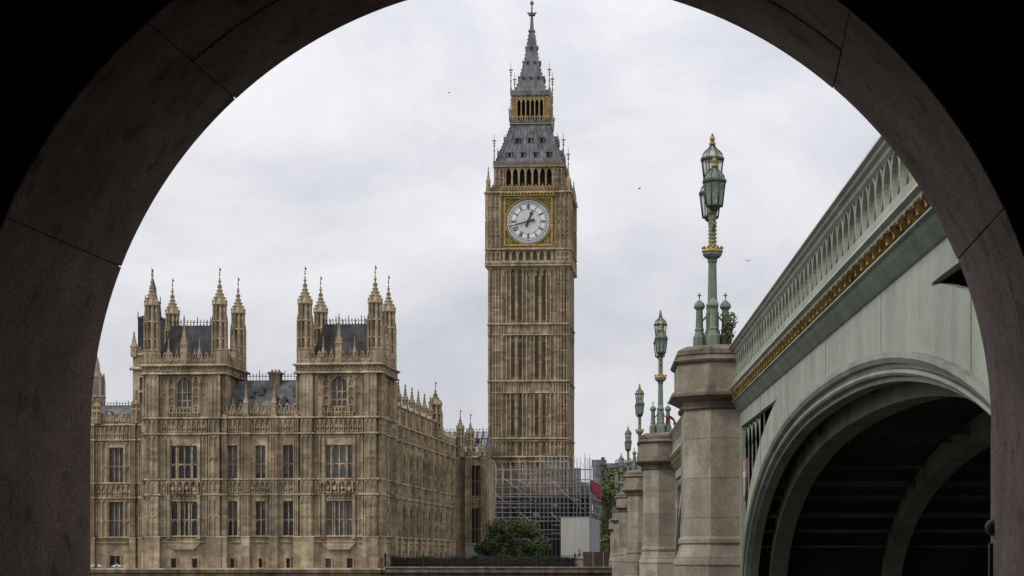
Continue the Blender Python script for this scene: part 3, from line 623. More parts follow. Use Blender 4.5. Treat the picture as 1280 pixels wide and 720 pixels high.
for k in range(8):                                               # upper storey with paired slits under gables
    c = cs[k]; nx = cs[k + 1] if k < 7 else y1n
    h2 = [(c + 0.85 + q, c + 1.65 + q, ZC2 + 1.0, ZU - 0.35) for q in (0.0, 1.15, 2.3)] if k < 7 else []
    wall_cells(mb, NVr, c, nx, ZC2 + 0.31, ZU, h2, v=-0.25)
    if k < 7:
        mb.fbox(NVr, c + 0.6, c + 4.1, -0.84, -0.82, ZC2 + 0.6, ZU - 0.2)
        panelling(mb, NVr, c + 0.55, c + 3.9, ZC2 + 0.5, ZU - 0.1, 4, v=-0.25, d=0.06)
    mb.string(NVr, c, nx, ZU, 0.22, 0.25, -0.25)
    mb.fbox(NVr, c - 0.42, c + 0.42, -0.3, 0.12, ZC2 + 0.2, ZU + 0.1)
    mb.fprism(NVr, [(c - 0.6, ZU + 0.1), (c + 0.6, ZU + 0.1), (c, ZU + 1.1)], -0.35, 0.2)
parapet(mb, NVr, cs[7] + 1.0, yend, ZC2 + 0.31, 1.1, 1.1)
mb.build('wall', STONE, pal)
for (fr, u0, u1, z0, z1, k) in wn_: window(pal, NVr, u0, u1, z0, z1, tm=STONED, **k)
pn = pinnacle(pal, -0.4, cs[0], ZU - 0.1, 3.2, 0.62, STONED)
for k in range(1, 7): dup(pn, (-0.4, cs[k], ZU - 0.1))
turret(pal, -0.55, cs[7] + 0.3, ZC2 + 0.4, lz(488, 256), 0.95, m=STONED, vane=1.2)
mb = MB(); mb.fprism(Fr((-1.2, 0), (0, 1), (1, 0)), [(TD, ZC2), (TD, ZU + 0.4), (y1n, ZU + 0.4), (y1n, ZC2)], -6.5, 0)
mb.fprism(Fr((0, TD + 0.1), (1, 0), (0, 1)), [(-1.0, ZU + 0.35), (-8, ZU + 0.35), (-4.5, ZU + 2.2)], 0, y1n - TD - 0.2); mb.build('roof', SLATE, pal)
# return block closing the court in front of the clock tower
RF = Fr((0, yend), (1, 0), (0, -1)); dR = 272.0; xr1 = lx(611, yend)
hr = []; wr_ = []
for (c0, c1) in ((561.5, 570), (589, 603)):
    for y1_, y0_ in ((582, 620), (634, 688)): add_win(RF, hr, wr_, lx(c0, yend), lx(c1, yend), lz(y0_, dR), lz(y1_, dR), nl=2 if c0 < 580 else 3, trans=(0.5,), glass=GLASS)
mb = MB(); zb_ = lz(573, dR)
wall_cells(mb, RF, -0.3, xr1, ZB, zb_, hr, v=0.0)
mb.string(RF, -0.3, xr1, zb_, 0.3, 0.35); parapet(mb, RF, -0.3, xr1, zb_ + 0.28, 1.2, 1.1)
for yy in (628, 626): mb.string(RF, -0.3, xr1, lz(yy, dR), 0.25, 0.22)
carved(mb, RF, 0.3, xr1 - 0.2, lz(627, dR) - 0.95, lz(627, dR) - 0.05, 0.6)
for c in (572.5, 586, 605.5):
    u = lx(c, yend); mb.fbox(RF, u - 0.45, u + 0.45, -0.02, 0.5, 0, zb_ + 0.2); panelling(mb, RF, u - 0.4, u + 0.4, 0.6, zb_ - 0.1, 2, v=0.48, d=0.07, w=0.07, mid=(4, 8, 12))
panelling(mb, RF, lx(575, yend), lx(583.5, yend), 1, zb_ - 0.2, 2, mid=(4, 8, 12))
mb.box(-0.3, xr1, yend + 0.7, yend + 6, 0, zb_); mb.build('wall', STONED, pal)
for (fr, u0, u1, z0, z1, k) in wr_: window(pal, fr, u0, u1, z0, z1, tm=STONED, **k)
turret(pal, lx(575.5, yend), yend - 0.1, zb_ + 0.2, lz(521, dR), 0.62, m=STONED, vane=1.0); turret(pal, lx(588, yend + 4), yend + 4, zb_ + 0.2, lz(525, dR), 0.6, m=STONED, vane=1.2)
mb = MB()
for c in (600, 606): pinnacle(pal, lx(c, yend), yend - 0.15, zb_ + 0.3, 2.6, 0.45, STONED)

# pale roofed hall behind, far pale spire on the left
hall = thing('hall', 'hall under a pale grey panelled roof between palace and clock tower', 'hall', (P0[0], P0[1], WEST), TH)
HY = 78.0; dH = 292.0; hx0, hx1 = lx(548, HY), lx(606, HY); zh = lz(537, dH); ze = lz(566, dH)
mb = MB(); mb.fprism(Fr((hx0, HY), (0, 1), (-1, 0)), [(0, ze), (5, zh), (10, ze)], 0, -(hx1 - hx0)); o = mb.build('roof', PROOF, hall)
mb = MB()
for k in range(9): x = hx0 + (hx1 - hx0) * k / 8; mb.loft([[(x - 0.06, HY, ze + 0.02), (x + 0.06, HY, ze + 0.02), (x + 0.06, HY, ze + 0.2), (x - 0.06, HY, ze + 0.2)], [(x - 0.06, HY + 5, zh + 0.02), (x + 0.06, HY + 5, zh + 0.02), (x + 0.06, HY + 5, zh + 0.2), (x - 0.06, HY + 5, zh + 0.2)]])
for q in (0.33, 0.66): y, z = HY + 5 * q, ze + (zh - ze) * q; mb.box(hx0, hx1, y - 0.08, y + 0.04, z, z + 0.14)
mb.build('roof_ribs', IRON, o)
mb = MB()
for k, q in ((0.3, 0.5), (0.55, 0.5), (0.8, 0.5)): x = hx0 + (hx1 - hx0) * k; y, z = HY + 5 * q, ze + (zh - ze) * q; mb.box(x - 0.2, x + 0.2, y - 0.6, y + 0.5, z - 0.1, z + 0.6)
mb.build('vent', IRON, o); cresting(o, hx0, hx1, HY + 5, zh, 0.6, 0.5)
MB().box(hx0, hx1, HY + 0.3, HY + 9.7, 0, ze).build('wall', STONED, hall)
sp = thing('spire', 'pale stone spire tower far off beside the left arch edge', 'spire', (wx(119, 330), 330, WEST))
mb = MB(); zt_ = wz(436, 330) - WEST
mb.lathe(0, 0, [(1.6, 0), (1.6, wz(500, 330)), (1.9, wz(499, 330)), (1.25, wz(494, 330)), (1.2, wz(476, 330)), (1.35, wz(474, 330)), (0.85, wz(466, 330)), (0.75, wz(458, 330)), (0.25, wz(444, 330)), (0.04, zt_)])
for k in range(8):
    a = k * PI / 4; mb.lathe(1.5 * math.cos(a), 1.5 * math.sin(a), [(0.28, wz(505, 330)), (0.25, wz(480, 330)), (0.02, wz(468, 330))], 4, a)
mb.build('shaft', PALE, sp)

# ------------------------------------------------------------------ the clock tower
TD0 = 300.0
cxw, cyw = wx(709.5, TD0), TD0
HS = 6.05
TT = R(-3.4); ctt, stt = math.cos(TT), math.sin(TT)
ctr = Vector((cxw, cyw)) + Vector((ctt * -HS - stt * HS, stt * -HS + ctt * HS))
tow = thing('clock_tower', 'tall gothic clock tower with gilded dial, belfry and grey spire', 'clock tower', (ctr.x, ctr.y, WEST), TT)
def tz(py, d=TD0): return wz(py, d) - WEST
SIDES = [Fr((0, -1), (1, 0), (0, -1)), Fr((1, 0), (0, 1), (1, 0)), Fr((0, 1), (-1, 0), (0, 1)), Fr((-1, 0), (0, -1), (-1, 0))]
def side(i, h):                               # frame on side i whose v = 0 plane lies h from the axis
    d = [(0, -1), (1, 0), (0, 1), (-1, 0)][i]; u = [(1, 0), (0, 1), (-1, 0), (0, -1)][i]
    return Fr((d[0] * h, d[1] * h), u, d)
bands = [(tz(572) - 0.7, tz(572)), (tz(549) - 0.3, tz(549)), (tz(491), tz(477)), (tz(418.6), tz(405.6))]
ztops = tz(335)
mb = MB(); md = MB()
mb.box(-5.5, 5.5, -5.5, 5.5, 0, ztops + 0.5)
stages = [(0.5, 9.5), (9.9, tz(572) - 0.75), (tz(572) + 0.15, tz(549) - 0.45), (tz(549) + 0.15, tz(491) - 0.1), (tz(477) + 0.15, tz(418.6) - 0.1), (tz(405.6) + 0.15, ztops - 0.15)]
for i in range(4):
    fr = side(i, HS)
    for s in (-1, 1):
        c = s * (HS - 1.0); mb.fbox(fr, c - 1.0, c + 0.998 if s > 0 else c + 1.0, -0.9, 0, 0, ztops)
        for z0, z1 in stages:
            n = max(1, round((z1 - z0) / 2.0)); panelling(mb, fr, c - 0.9, c + 0.9, z0, z1, 4, d=0.10, w=0.11, mid=[z0 + (z1 - z0) * k / n for k in range(1, n)])
    for z0, z1 in stages:
        for a, b in ((-4.05, -2.72), (-0.95, 0.95), (2.72, 4.05)):
            mb.fbox(fr, a, b, -0.6, -0.20, z0, z1); panelling(mb, fr, a + 0.06, b - 0.06, z0, z1, 3 if b - a > 1.5 else 2, v=-0.2, d=0.16, w=0.15)
            zc = (z0 + z1) / 2; m_ = (a + b) / 2
            if z1 - z0 > 5: mb.fprism(fr, [(m_ + 0.34 * math.cos(k * PI / 4), zc + 0.4 * math.sin(k * PI / 4)) for k in range(8)], -0.2, 0.0)
        for a, b in ((-2.12, -1.55), (1.55, 2.12)):
            mb.fbox(fr, a, b, -0.6, -0.12, z0, z1); mb.fbox(fr, (a + b) / 2 - 0.09, (a + b) / 2 + 0.09, -0.12, 0.14, z0, z1)
        for a, b in ((-2.72, -2.12), (-1.55, -0.95), (0.95, 1.55), (2.12, 2.72)):
            heads(mb, fr, a + 0.003, b - 0.003, z1, -0.55, -0.2, 0.9); mb.fbox(fr, a + 0.003, b - 0.003, -0.55, -0.3, z0, z0 + 0.25)
            zc = (z0 + z1) / 2; mb.fbox(fr, a + 0.003, b - 0.003, -0.55, -0.38, zc - 0.07, zc + 0.07)
    for z0, z1 in bands:
        mb.fbox(fr, -HS, HS, -0.6, -0.10, z0, z1); mb.string(fr, -HS - 0.15, HS + 0.15, z1 - 0.05, 0.32, 0.36); mb.string(fr, -HS - 0.1, HS + 0.1, z0 - 0.08, 0.24, 0.24)
        if z1 - z0 > 1:
            for k in range(7):
                a = -3.95 + k * 1.13; mb.fbox(fr, a, a + 0.22, -0.12, 0.08, z0, z1); mb.fbox(fr, a + 0.86, a + 1.08, -0.12, 0.08, z0, z1); heads(mb, fr, a + 0.22, a + 0.86, z1 - 0.05, -0.12, 0.06)
            for s in (-1, 1): panelling(mb, fr, s * 5.05 - 0.85, s * 5.05 + 0.85, z0 + 0.1, z1, 4, d=0.12, w=0.12)
        else: carved(mb, fr, -HS, HS, z0 + 0.1, z1 - 0.05, 0.55, v=-0.08)
    for k in range(8):                                              # corbel heads under the clock stage
        a = -4.0 + k * 1.0; mb.fbox(fr, a, a + 0.3, -0.5, 0.1, ztops - 1.2, ztops); 
        if k < 7: heads(mb, fr, a + 0.3, a + 1.0, ztops, -0.5, 0.06, 0.7)
mb.square(0, 0, [(HS + 0.02, ztops - 0.12), (HS + 0.2, ztops + 0.1), (HS + 0.62, ztops + 0.75), (HS + 0.62, ztops + 1.0), (HS + 0.4, ztops + 1.15)])
mb.build('shaft', TSTONE, tow)
SLIT = mat('recess_shade', (0.17, 0.132, 0.088), (0.095, 0.074, 0.05), 0.9, nscale=1.0)  # brown-dark colour stands for shade in slots and arcade niches
for i in range(4):                                                    # dark sheets painting the shade in the tower slots
    fr = side(i, HS)
    for z0, z1 in stages[3:]:
        for a, b in ((-2.72, -2.12), (-1.55, -0.95), (0.95, 1.55), (2.12, 2.72)):
            MB().fbox(fr, a + 0.12, b - 0.12, -0.56, -0.40, z0 + 0.8, z1 - 0.9).build('slot_shade', SLIT, tow)
# clock stage
CH = 6.42; zc0, zc1 = tz(331), tz(237); zd = tz(276.5); RD = 27.7 * TD0 / FPX; SQ = 3.78
mb = MB(); mb.box(-CH + 0.35, CH - 0.35, -CH + 0.35, CH - 0.35, zc0 - 0.3, zc1 + 0.2)
for i in range(4):
    fr = side(i, CH)
    for s in (-1, 1):
        c = s * (CH - 1.12); mb.fbox(fr, c - 1.1, c + 1.1, -0.6, 0, zc0 - 0.2, zc1)
        for z0, z1 in ((tz(311), zd + 0.2), (zd + 0.4, zc1 - 0.6), (zc0 + 0.1, tz(315))): panelling(mb, fr, c - 1.0, c + 1.0, z0, z1, 3, d=0.12, w=0.14, mid=((z0 + z1) / 2,))
        for q in (zd + 1.2, zd - 1.3):
            for k in (-0.45, 0.45): mb.fprism(fr, [(c + k + 0.3 * math.cos(j * PI / 2), q + 0.36 * math.sin(j * PI / 2)) for j in range(4)], 0.0, 0.16)
    mb.fbox(fr, -4.2, 4.2, -0.4, -0.28, tz(311), zc1)
    mb.string(fr, -CH - 0.1, CH + 0.1, tz(313), 0.35, 0.3); mb.string(fr, -CH - 0.15, CH + 0.15, zc0 - 0.25, 0.3, 0.3); mb.string(fr, -CH - 0.2, CH + 0.2, tz(242), 0.4, 0.4)
    for k in range(8):                                              # arcade below the dial
        a = -4.0 + k * 1.07; mb.fbox(fr, a, a + 0.42, -0.45, 0.02, zc0, tz(313.5)); 
        if k < 7: heads(mb, fr, a + 0.42, a + 1.07, tz(313.5), -0.45, 0, 0.6)
    parapet(mb, fr, -CH + 0.3, CH - 0.3, zc1 - 0.1, 0.95, 0.7, v=0.05)
mb.build('clock_stage', TSTONE, tow)
for i in range(4):
    s_ = MB(); fr = side(i, CH); s_.fbox(fr, -4.0, 4.0, -0.345, -0.335, zc0 + 0.1, tz(314)); s_.build('arcade_shade', SLIT, tow)
def ringmesh(mb, fr, r0, r1, zc, v0, v1, n=64):
    secs = []
    for k in range(n + 1):
        a = 2 * PI * k / n; c, s = math.cos(a), math.sin(a)
        secs.append([fr.p(r0 * c, v0, zc + r0 * s), fr.p(r1 * c, v0, zc + r1 * s), fr.p(r1 * c, v1, zc + r1 * s), fr.p(r0 * c, v1, zc + r0 * s)])
    mb.loft(secs, caps=False)
def bar(mb, fr, ang, r0, r1, w0, w1, zc, v0, v1, off=0.0):           # radial bar, ang clockwise from twelve
    d = (math.sin(ang), math.cos(ang)); n = (math.cos(ang), -math.sin(ang))
    q = lambda r, w: (d[0] * r + n[0] * (w + off), zc + d[1] * r + n[1] * (w + off))
    mb.fprism(fr, [q(r0, -w0 / 2), q(r0, w0 / 2), q(r1, w1 / 2), q(r1, -w1 / 2)], v0, v1)
ROM = ['XII', 'I', 'II', 'III', 'IV', 'V', 'VI', 'VII', 'VIII', 'IX', 'X', 'XI']
for i in range(4):
    fr = side(i, CH - 0.28)
    mb = MB(); mb.fprism(fr, [(RD * math.cos(2 * PI * k / 64), zd + RD * math.sin(2 * PI * k / 64)) for k in range(64)], -0.05, 0.06)
    dial = mb.build('clock_dial', WHITE, tow)
    mb = MB()
    for r0, r1 in ((0.965, 1.0), (0.845, 0.862), (0.775, 0.79), (0.545, 0.562), (0.90, 0.91)): ringmesh(mb, fr, r0 * RD, r1 * RD, zd, 0.05, 0.085)
    for k in range(60): bar(mb, fr, k * PI / 30, RD * 0.79, RD * 0.965, 0.035, 0.045, zd, 0.05, 0.08)
    for k in range(12): bar(mb, fr, k * PI / 6, RD * 0.50, RD * 0.97, 0.055, 0.06, zd, 0.05, 0.09)
    for k in range(24): bar(mb, fr, (k + 0.5) * PI / 12, RD * 0.12, RD * 0.545, 0.02, 0.02, zd, 0.05, 0.075)
    for r in (0.2, 0.32, 0.43): ringmesh(mb, fr, r * RD, (r + 0.006) * RD, zd, 0.05, 0.074, 48)
    mb.build('dial_tracery', DIALK, dial)
    wmap = {'I': 0.15, 'V': 0.28, 'X': 0.28}
    for k, s in enumerate(ROM):
        mb = MB(); tot = sum(wmap[c] for c in s); x = -tot / 2; ang = k * PI / 6; d = (math.sin(ang), math.cos(ang)); n = (math.cos(ang), -math.sin(ang))
        def seg(xa, ra, xb, rb, w=0.075):
            pa = (d[0] * ra + n[0] * xa, zd + d[1] * ra + n[1] * xa); pb = (d[0] * rb + n[0] * xb, zd + d[1] * rb + n[1] * xb)
            mb.fprism(fr, [(pa[0] - n[0] * w / 2, pa[1] - n[1] * w / 2), (pa[0] + n[0] * w / 2, pa[1] + n[1] * w / 2), (pb[0] + n[0] * w / 2, pb[1] + n[1] * w / 2), (pb[0] - n[0] * w / 2, pb[1] - n[1] * w / 2)], 0.05, 0.10)
        ra, rb = RD * 0.585, RD * 0.76
        for c in s:
            w = wmap[c]
            if c == 'I': seg(x + w / 2, ra, x + w / 2, rb)
            elif c == 'V': seg(x + w / 2, ra, x + 0.03, rb); seg(x + w / 2, ra, x + w - 0.03, rb)
            else: seg(x + 0.03, ra, x + w - 0.03, rb); seg(x + w - 0.03, ra, x + 0.03, rb)
            x += w
        mb.build('numeral', DIALK, dial)
    ah = 2 * PI * (12 + 43 / 60) / 12; am = 2 * PI * 42.6 / 60
    mb = MB(); bar(mb, fr, ah, -0.55, 1.15, 0.30, 0.22, zd, 0.14, 0.18); bar(mb, fr, ah, 1.1, 1.25, 0.24, 0.55, zd, 0.14, 0.18); bar(mb, fr, ah, 1.25, 1.85, 0.55, 0.02, zd, 0.14, 0.18); bar(mb, fr, ah, -0.85, -0.5, 0.36, 0.3, zd, 0.14, 0.18)
    mb.build('hour_hand', DIALK, dial)
    mb = MB(); bar(mb, fr, am, -0.55, RD * 0.93, 0.27, 0.10, zd, 0.21, 0.25); bar(mb, fr, am, -1.0, -0.5, 0.5, 0.26, zd, 0.21, 0.25); ringmesh(mb, fr, 0.01, 0.28, zd, 0.2, 0.27, 16)
    mb.build('minute_hand', DIALK, dial)
    mb = MB(); ringmesh(mb, fr, RD, RD + 0.2, zd, -0.05, 0.16)
    for a, b in ((SQ - 0.28, SQ),):
        for s in (-1, 1): mb.fbox(fr, s * (a + b) / 2 - 0.14, s * (a + b) / 2 + 0.14, -0.05, 0.22, zd - SQ, zd + SQ); mb.fbox(fr, -a, a, -0.05, 0.22, zd + s * (a + b) / 2 - 0.14, zd + s * (a + b) / 2 + 0.14)
    for sx in (-1, 1):
        for sz in (-1, 1):
            q = SQ * 0.79
            ringmesh(mb, Fr(fr.p(sx * q, 0, 0)[:2], fr.u, fr.n), 0.26, 0.36, zd + sz * q, -0.05, 0.12, 16); ringmesh(mb, Fr(fr.p(sx * q, 0, 0)[:2], fr.u, fr.n), 0.0, 0.13, zd + sz * q, -0.05, 0.12, 12)
            for (da, db) in ((0.48, 0), (0, 0.48), (-0.42, 0.3), (0.3, -0.42)): mb.fprism(fr, [(sx * (q - da) + 0.13 * math.cos(j * PI / 2), zd + sz * (q - db) + 0.13 * math.sin(j * PI / 2)) for j in range(4)], -0.05, 0.1)
    for k in range(26):
        for s in (-1, 1):
            z = zd - SQ - 0.1 + (2 * SQ + 0.2) * k / 26; mb.fbox(fr, s * (SQ + 0.28) - 0.1, s * (SQ + 0.28) + 0.1, -0.03, 0.2, z, z + 0.17)
    mb.fbox(fr, -SQ - 0.35, SQ + 0.35, -0.04, 0.3, tz(311.5), tz(309.5)); 
    for k in range(17): a = -4.1 + k * 0.5; mb.fprism(fr, [(a + 0.2 * math.cos(j * PI / 2), tz(241.5) + 0.26 * math.sin(j * PI / 2)) for j in range(4)], 0.3, 0.76); mb.fbox(fr, a - 0.05, a + 0.05, 0.25, 0.42, tz(238), tz(233))
    mb.fbox(fr, -4.2, 4.2, 0.28, 0.40, tz(233.6), tz(232.6)); mb.fbox(fr, -4.2, 4.2, 0.3, 0.72, tz(245), tz(244))
    mb.build('dial_frame', GOLD, dial)
    MB().fprism(fr, [(-SQ, zd - SQ), (SQ, zd - SQ), (SQ, zd + SQ), (-SQ, zd + SQ)], -0.05, 0.02).build('spandrel_panel', mat('dark_gilt', (0.22, 0.15, 0.035), (0.07, 0.06, 0.03), 0.55, nscale=3, fine=0.4, bscale=5) if i == 0 else MATS['dark_gilt'], dial)
for sx in (-1, 1):
    for sy in (-1, 1):
        o = pinnacle_mb(3.9, 0.55).build('pinnacle', TSTONE, tow); o.location = (sx * (CH - 0.25), sy * (CH - 0.25), zc1 - 0.2)
        o = pinnacle_mb(2.2, 0.4).build('pinnacle', TSTONE, tow); o.location = (sx * (CH + 0.02), sy * (CH - 1.6), zc1 - 0.2)
# belfry
BH = 5.2; zb0, zb1 = tz(234), tz(206.5); mb = MB(); core = MB().box(-4.5, 4.5, -4.5, 4.5, zb0 - 0.5, zb1 - 0.02); core.build('belfry_recess', VOID, tow)  # solid dark core painted as the shade inside the belfry
for i in range(4):
    fr = side(i, BH)
    for s in (-1, 1): mb.fbox(fr, s * 4.5 - 0.70, s * 4.5 + 0.70 - (0.004 if i % 2 else 0), -0.8, -(0.004 if i % 2 else 0), zb0 - 0.6, zb1); panelling(mb, fr, s * 4.5 - 0.6, s * 4.5 + 0.6, zb0 + 0.2, zb1 - 0.3, 2, d=0.12, mid=((zb0 + zb1) / 2,))
    for k in range(8):
        a = -3.8 + k * 1.05; mb.fbox(fr, a, a + 0.26, -0.6, 0.04, zb0 - 0.6, zb1)
        if k < 7: heads(mb, fr, a + 0.26, a + 1.05, zb1 - 0.2, -0.5, 0, 0.85); mb.fbox(fr, a + 0.26, a + 1.05, -0.5, -0.02, zb1 - 0.22, zb1)
    mb.string(fr, -BH - 0.2, BH + 0.2, zb1 - 0.1, 0.35, 0.35)
mb.build('belfry', TSTONE, tow)
mb = MB()
for i in range(4):
    fr = side(i, BH)
    for k in range(7): a = -3.8 + k * 1.05; mb.fbox(fr, a + 0.26, a + 1.05, -0.3, 0.06, zb0 - 0.3, zb0 + 0.02)
mb.build('belfry_railing', GOLD, tow)
# lower roof
RZ0, RZ1 = tz(205), tz(155, 303); R0, R1_ = 5.45, 2.95
mb = MB(); mb.square(0, 0, [(R0, RZ0 - 0.1), (R0 + 0.05, RZ0 + 0.35), (R0 - 0.25, RZ0 + 0.55), (4.1, RZ0 + 3.5), (R1_, RZ1)])
def roof_half(z, prof):
    for (r0, z0), (r1, z1) in zip(prof, prof[1:]):
        if z0 <= z <= z1: return r0 + (r1 - r0) * (z - z0) / (z1 - z0)
    return prof[-1][0]
LP = [(R0 - 0.25, RZ0 + 0.55), (4.1, RZ0 + 3.5), (R1_, RZ1)]
lroof = mb.build('roof', IROOF, tow)
def dormers(parent, prof, rows, w, h, m=IROOF):
    for i in range(4):
        for z, us in rows:
            r = roof_half(z, prof); fr = side(i, r)
            for u in us:
                d = MB(); d.fbox(fr, u - w / 2, u - w * 0.3, -0.8, 0.18, z - 0.1, z + h * 0.6); d.fbox(fr, u + w * 0.3, u + w / 2, -0.8, 0.18, z - 0.1, z + h * 0.6)
                d.fprism(fr, [(u - w * 0.7, z + h * 0.55), (u + w * 0.7, z + h * 0.55), (u, z + h * 1.15)], -0.9, 0.25); d.tube([fr.p(u, 0.2, z + h * 1.1), fr.p(u, 0.2, z + h * 1.5)], 0.04, 4)
                o = d.build('dormer', m, parent); MB().fbox(fr, u - w * 0.3, u + w * 0.3, -0.5, 0.12, z, z + h * 0.6).build('dormer_opening', VOID, o) if False else MB().fbox(fr, u - w * 0.3, u + w * 0.3, -0.5, 0.12, z, z + h * 0.6).build('dormer_opening', VOID, parent)
dormers(tow, LP, [(tz(193.5), (-3.0, -1.0, 1.0, 3.0)), (tz(177.5, 302), (-1.9, 0.0, 1.9))], 0.75, 1.2)
mat('dull_gilt', (0.26, 0.19, 0.09), (0.13, 0.10, 0.06), 0.6, nscale=3)
for i in range(4):
    fr = side(i, R0); mb = MB()
    for k in range(29): u = -R0 + 0.2 + k * (2 * R0 - 0.4) / 28; mb.fbox(fr, u - 0.06, u + 0.06, 0.0, 0.08, RZ0 + 0.3, RZ0 + 0.72)
    mb.fbox(fr, -R0, R0, 0.0, 0.07, RZ0 + 0.02, RZ0 + 0.16); mb.fbox(fr, -R0, R0, 0.0, 0.06, RZ0 + 0.30, RZ0 + 0.36)
    mb.build('cresting', MATS['dull_gilt'], lroof)
for i in range(4):                                                # cast iron rolls running up the slopes
    mb = MB()
    for (r0, z0), (r1, z1) in zip(LP, LP[1:]):
        for k in range(-6, 7):
            u0, u1 = k * r0 / 6.6, k * r1 / 6.6; f0, f1 = side(i, r0), side(i, r1)
            mb.loft([[f0.p(u0 - 0.05, 0, z0), f0.p(u0 + 0.05, 0, z0), f0.p(u0 + 0.05, 0.09, z0 + 0.03), f0.p(u0 - 0.05, 0.09, z0 + 0.03)], [f1.p(u1 - 0.05, 0, z1), f1.p(u1 + 0.05, 0, z1), f1.p(u1 + 0.05, 0.09, z1 + 0.03), f1.p(u1 - 0.05, 0.09, z1 + 0.03)]])
    mb.build('roof_rolls', IROOF, lroof)
for sx in (-1, 1):
    for sy in (-1, 1):
        mb = MB()                                                   # crockets up the hips
        for k in range(12): z = RZ0 + 0.6 + (RZ1 - RZ0 - 0.7) * k / 12; r = roof_half(z, LP) + 0.05; mb.ball((sx * r, sy * r, z), 0.14, 5, 4)
        mb.tube([(sx * q[0], sy * q[0], q[1]) for q in LP], 0.07, 5); mb.build('hip_crockets', IROOF, lroof)
def metal_finial(x, y, z, h):
    f = MB(); f.tube([(x, y, z), (x, y, z + h)], [0.1, 0.035], 5); f.ball((x, y, z + h * 0.45), 0.15, 6, 4); f.ball((x, y, z + h * 0.62), 0.17, 6, 4)
    f.box(x - 0.3, x + 0.3, y - 0.04, y + 0.04, z + h * 0.76, z + h * 0.80); f.box(x - 0.16, x + 0.16, y - 0.04, y + 0.04, z + h * 0.68, z + h * 0.72); f.box(x - 0.04, x + 0.04, y - 0.25, y + 0.25, z + h * 0.76, z + h * 0.80)
    f.build('finial', MATS['dull_gilt'], tow)
for sx in (-1, 1):
    for sy in (-1, 1): metal_finial(sx * (R0 - 0.1), sy * (R0 - 0.1), RZ0 + 0.2, 4.7)
# lantern
mb = MB(); mb.square(0, 0, [(R1_, RZ1 - 0.02), (3.2, RZ1 + 0.35), (3.25, RZ1 + 0.7), (3.0, RZ1 + 0.72)]); mb.build('gallery', IROOF, tow)
LZ0, LZ1 = RZ1 + 0.7, tz(120.5, 303.5); LH = 2.9
MB().box(-1.9, 1.9, -1.9, 1.9, LZ0, LZ1).build('lantern_recess', VOID, tow)  # solid core coloured as the lantern's unlit inside
mb = MB()
for i in range(4):
    fr = side(i, LH)
    for k in range(7):
        u = -2.1 + k * 0.7; mb.fbox(fr, u - 0.09, u + 0.09, -0.3, 0.0, LZ0, LZ1)
        if k < 6: heads(mb, fr, u + 0.09, u + 0.61, LZ1 - 0.42, -0.28, -0.04, 0.6); mb.fbox(fr, u + 0.09, u + 0.61, -0.28, -0.06, LZ1 - 0.44, LZ1); mb.fbox(fr, u - 0.05, u + 0.05, 0.0, 0.14, LZ0, LZ1)
    for s in (-1, 1): mb.fbox(fr, s * 2.6 - 0.28, s * 2.6 + 0.28, -0.6, -0.004 * (i % 2), LZ0, LZ1); panelling(mb, fr, s * 2.55 - 0.25, s * 2.55 + 0.25, LZ0 + 0.1, LZ1 - 0.2, 2, d=0.1, w=0.07, mid=((LZ0 + LZ1) / 2,))
    f2 = side(i, 3.2); mb.fbox(f2, -3.2, 3.2, -0.08, 0.0, LZ0 + 0.42, LZ0 + 0.52); mb.fbox(f2, -3.2, 3.2, -0.06, 0.03, LZ0 - 0.62, LZ0 - 0.48)
    for k in range(17): u = -3.1 + k * 6.2 / 16; mb.fbox(f2, u - 0.05, u + 0.05, -0.08, 0.0, LZ0 - 0.02, LZ0 + 0.72)
    for k in range(11): u = -2.9 + k * 5.8 / 10; mb.fbox(side(i, 3.08), u - 0.05, u + 0.05, -0.05, 0.05, LZ1 + 0.95, LZ1 + 1.35)
    mb.fbox(side(i, 3.08), -3.08, 3.08, -0.05, 0.06, LZ1 + 0.9, LZ1 + 1.0)
mb.build('lantern_arcade', GOLDL, tow)
mb = MB(); mb.square(0, 0, [(2.95, LZ1 - 0.02), (3.1, LZ1 + 0.2), (3.12, LZ1 + 0.9), (2.6, LZ1 + 0.95)])
mb.build('gallery', IROOF, tow)
for sx in (-1, 1):
    for sy in (-1, 1): metal_finial(sx * 3.0, sy * 3.0, LZ1 + 0.2, 5.0); metal_finial(sx * 3.2, sy * 3.2, LZ0 - 0.1, 2.2)
SZ0, SZ1 = LZ1 + 0.9, tz(40, 306); SPR = [(2.5, SZ0), (1.95, SZ0 + 1.7), (1.10, SZ0 + 5.0), (0.40, SZ1)]
mb = MB(); mb.square(0, 0, SPR + [(0.52, SZ1 + 0.1), (0.52, SZ1 + 0.3), (0.3, SZ1 + 0.4), (0.17, tz(19, 306)), (0.5, tz(18.5, 306)), (0.5, tz(16, 306)), (0.12, tz(15, 306)), (0.10, tz(3, 306))])
mb.ball((0, 0, tz(3, 306)), 0.32, 8, 6); zq = tz(3, 306); mb.tube([(0, 0, zq), (0, 0, zq + 2.2)], 0.06, 5); mb.box(-0.75, 0.75, -0.05, 0.05, zq + 0.9, zq + 1.05); mb.box(-0.05, 0.05, -0.7, 0.7, zq + 0.9, zq + 1.05)
for s in (-1, 1): mb.box(s * 0.72 - 0.12, s * 0.72 + 0.12, -0.05, 0.05, zq + 0.55, zq + 0.95)
for k in range(4): a = k * PI / 2; mb.ball((0.6 * math.cos(a), 0.6 * math.sin(a), tz(15.5, 306)), 0.16, 5, 4)
for sx in (-1, 1):
    for sy in (-1, 1):
        for k in range(16): z = SZ0 + (SZ1 - SZ0) * k / 16; r = roof_half(z, SPR) + 0.03; mb.ball((sx * r, sy * r, z), 0.12, 5, 4)
mb.build('spire', IROOF, tow)
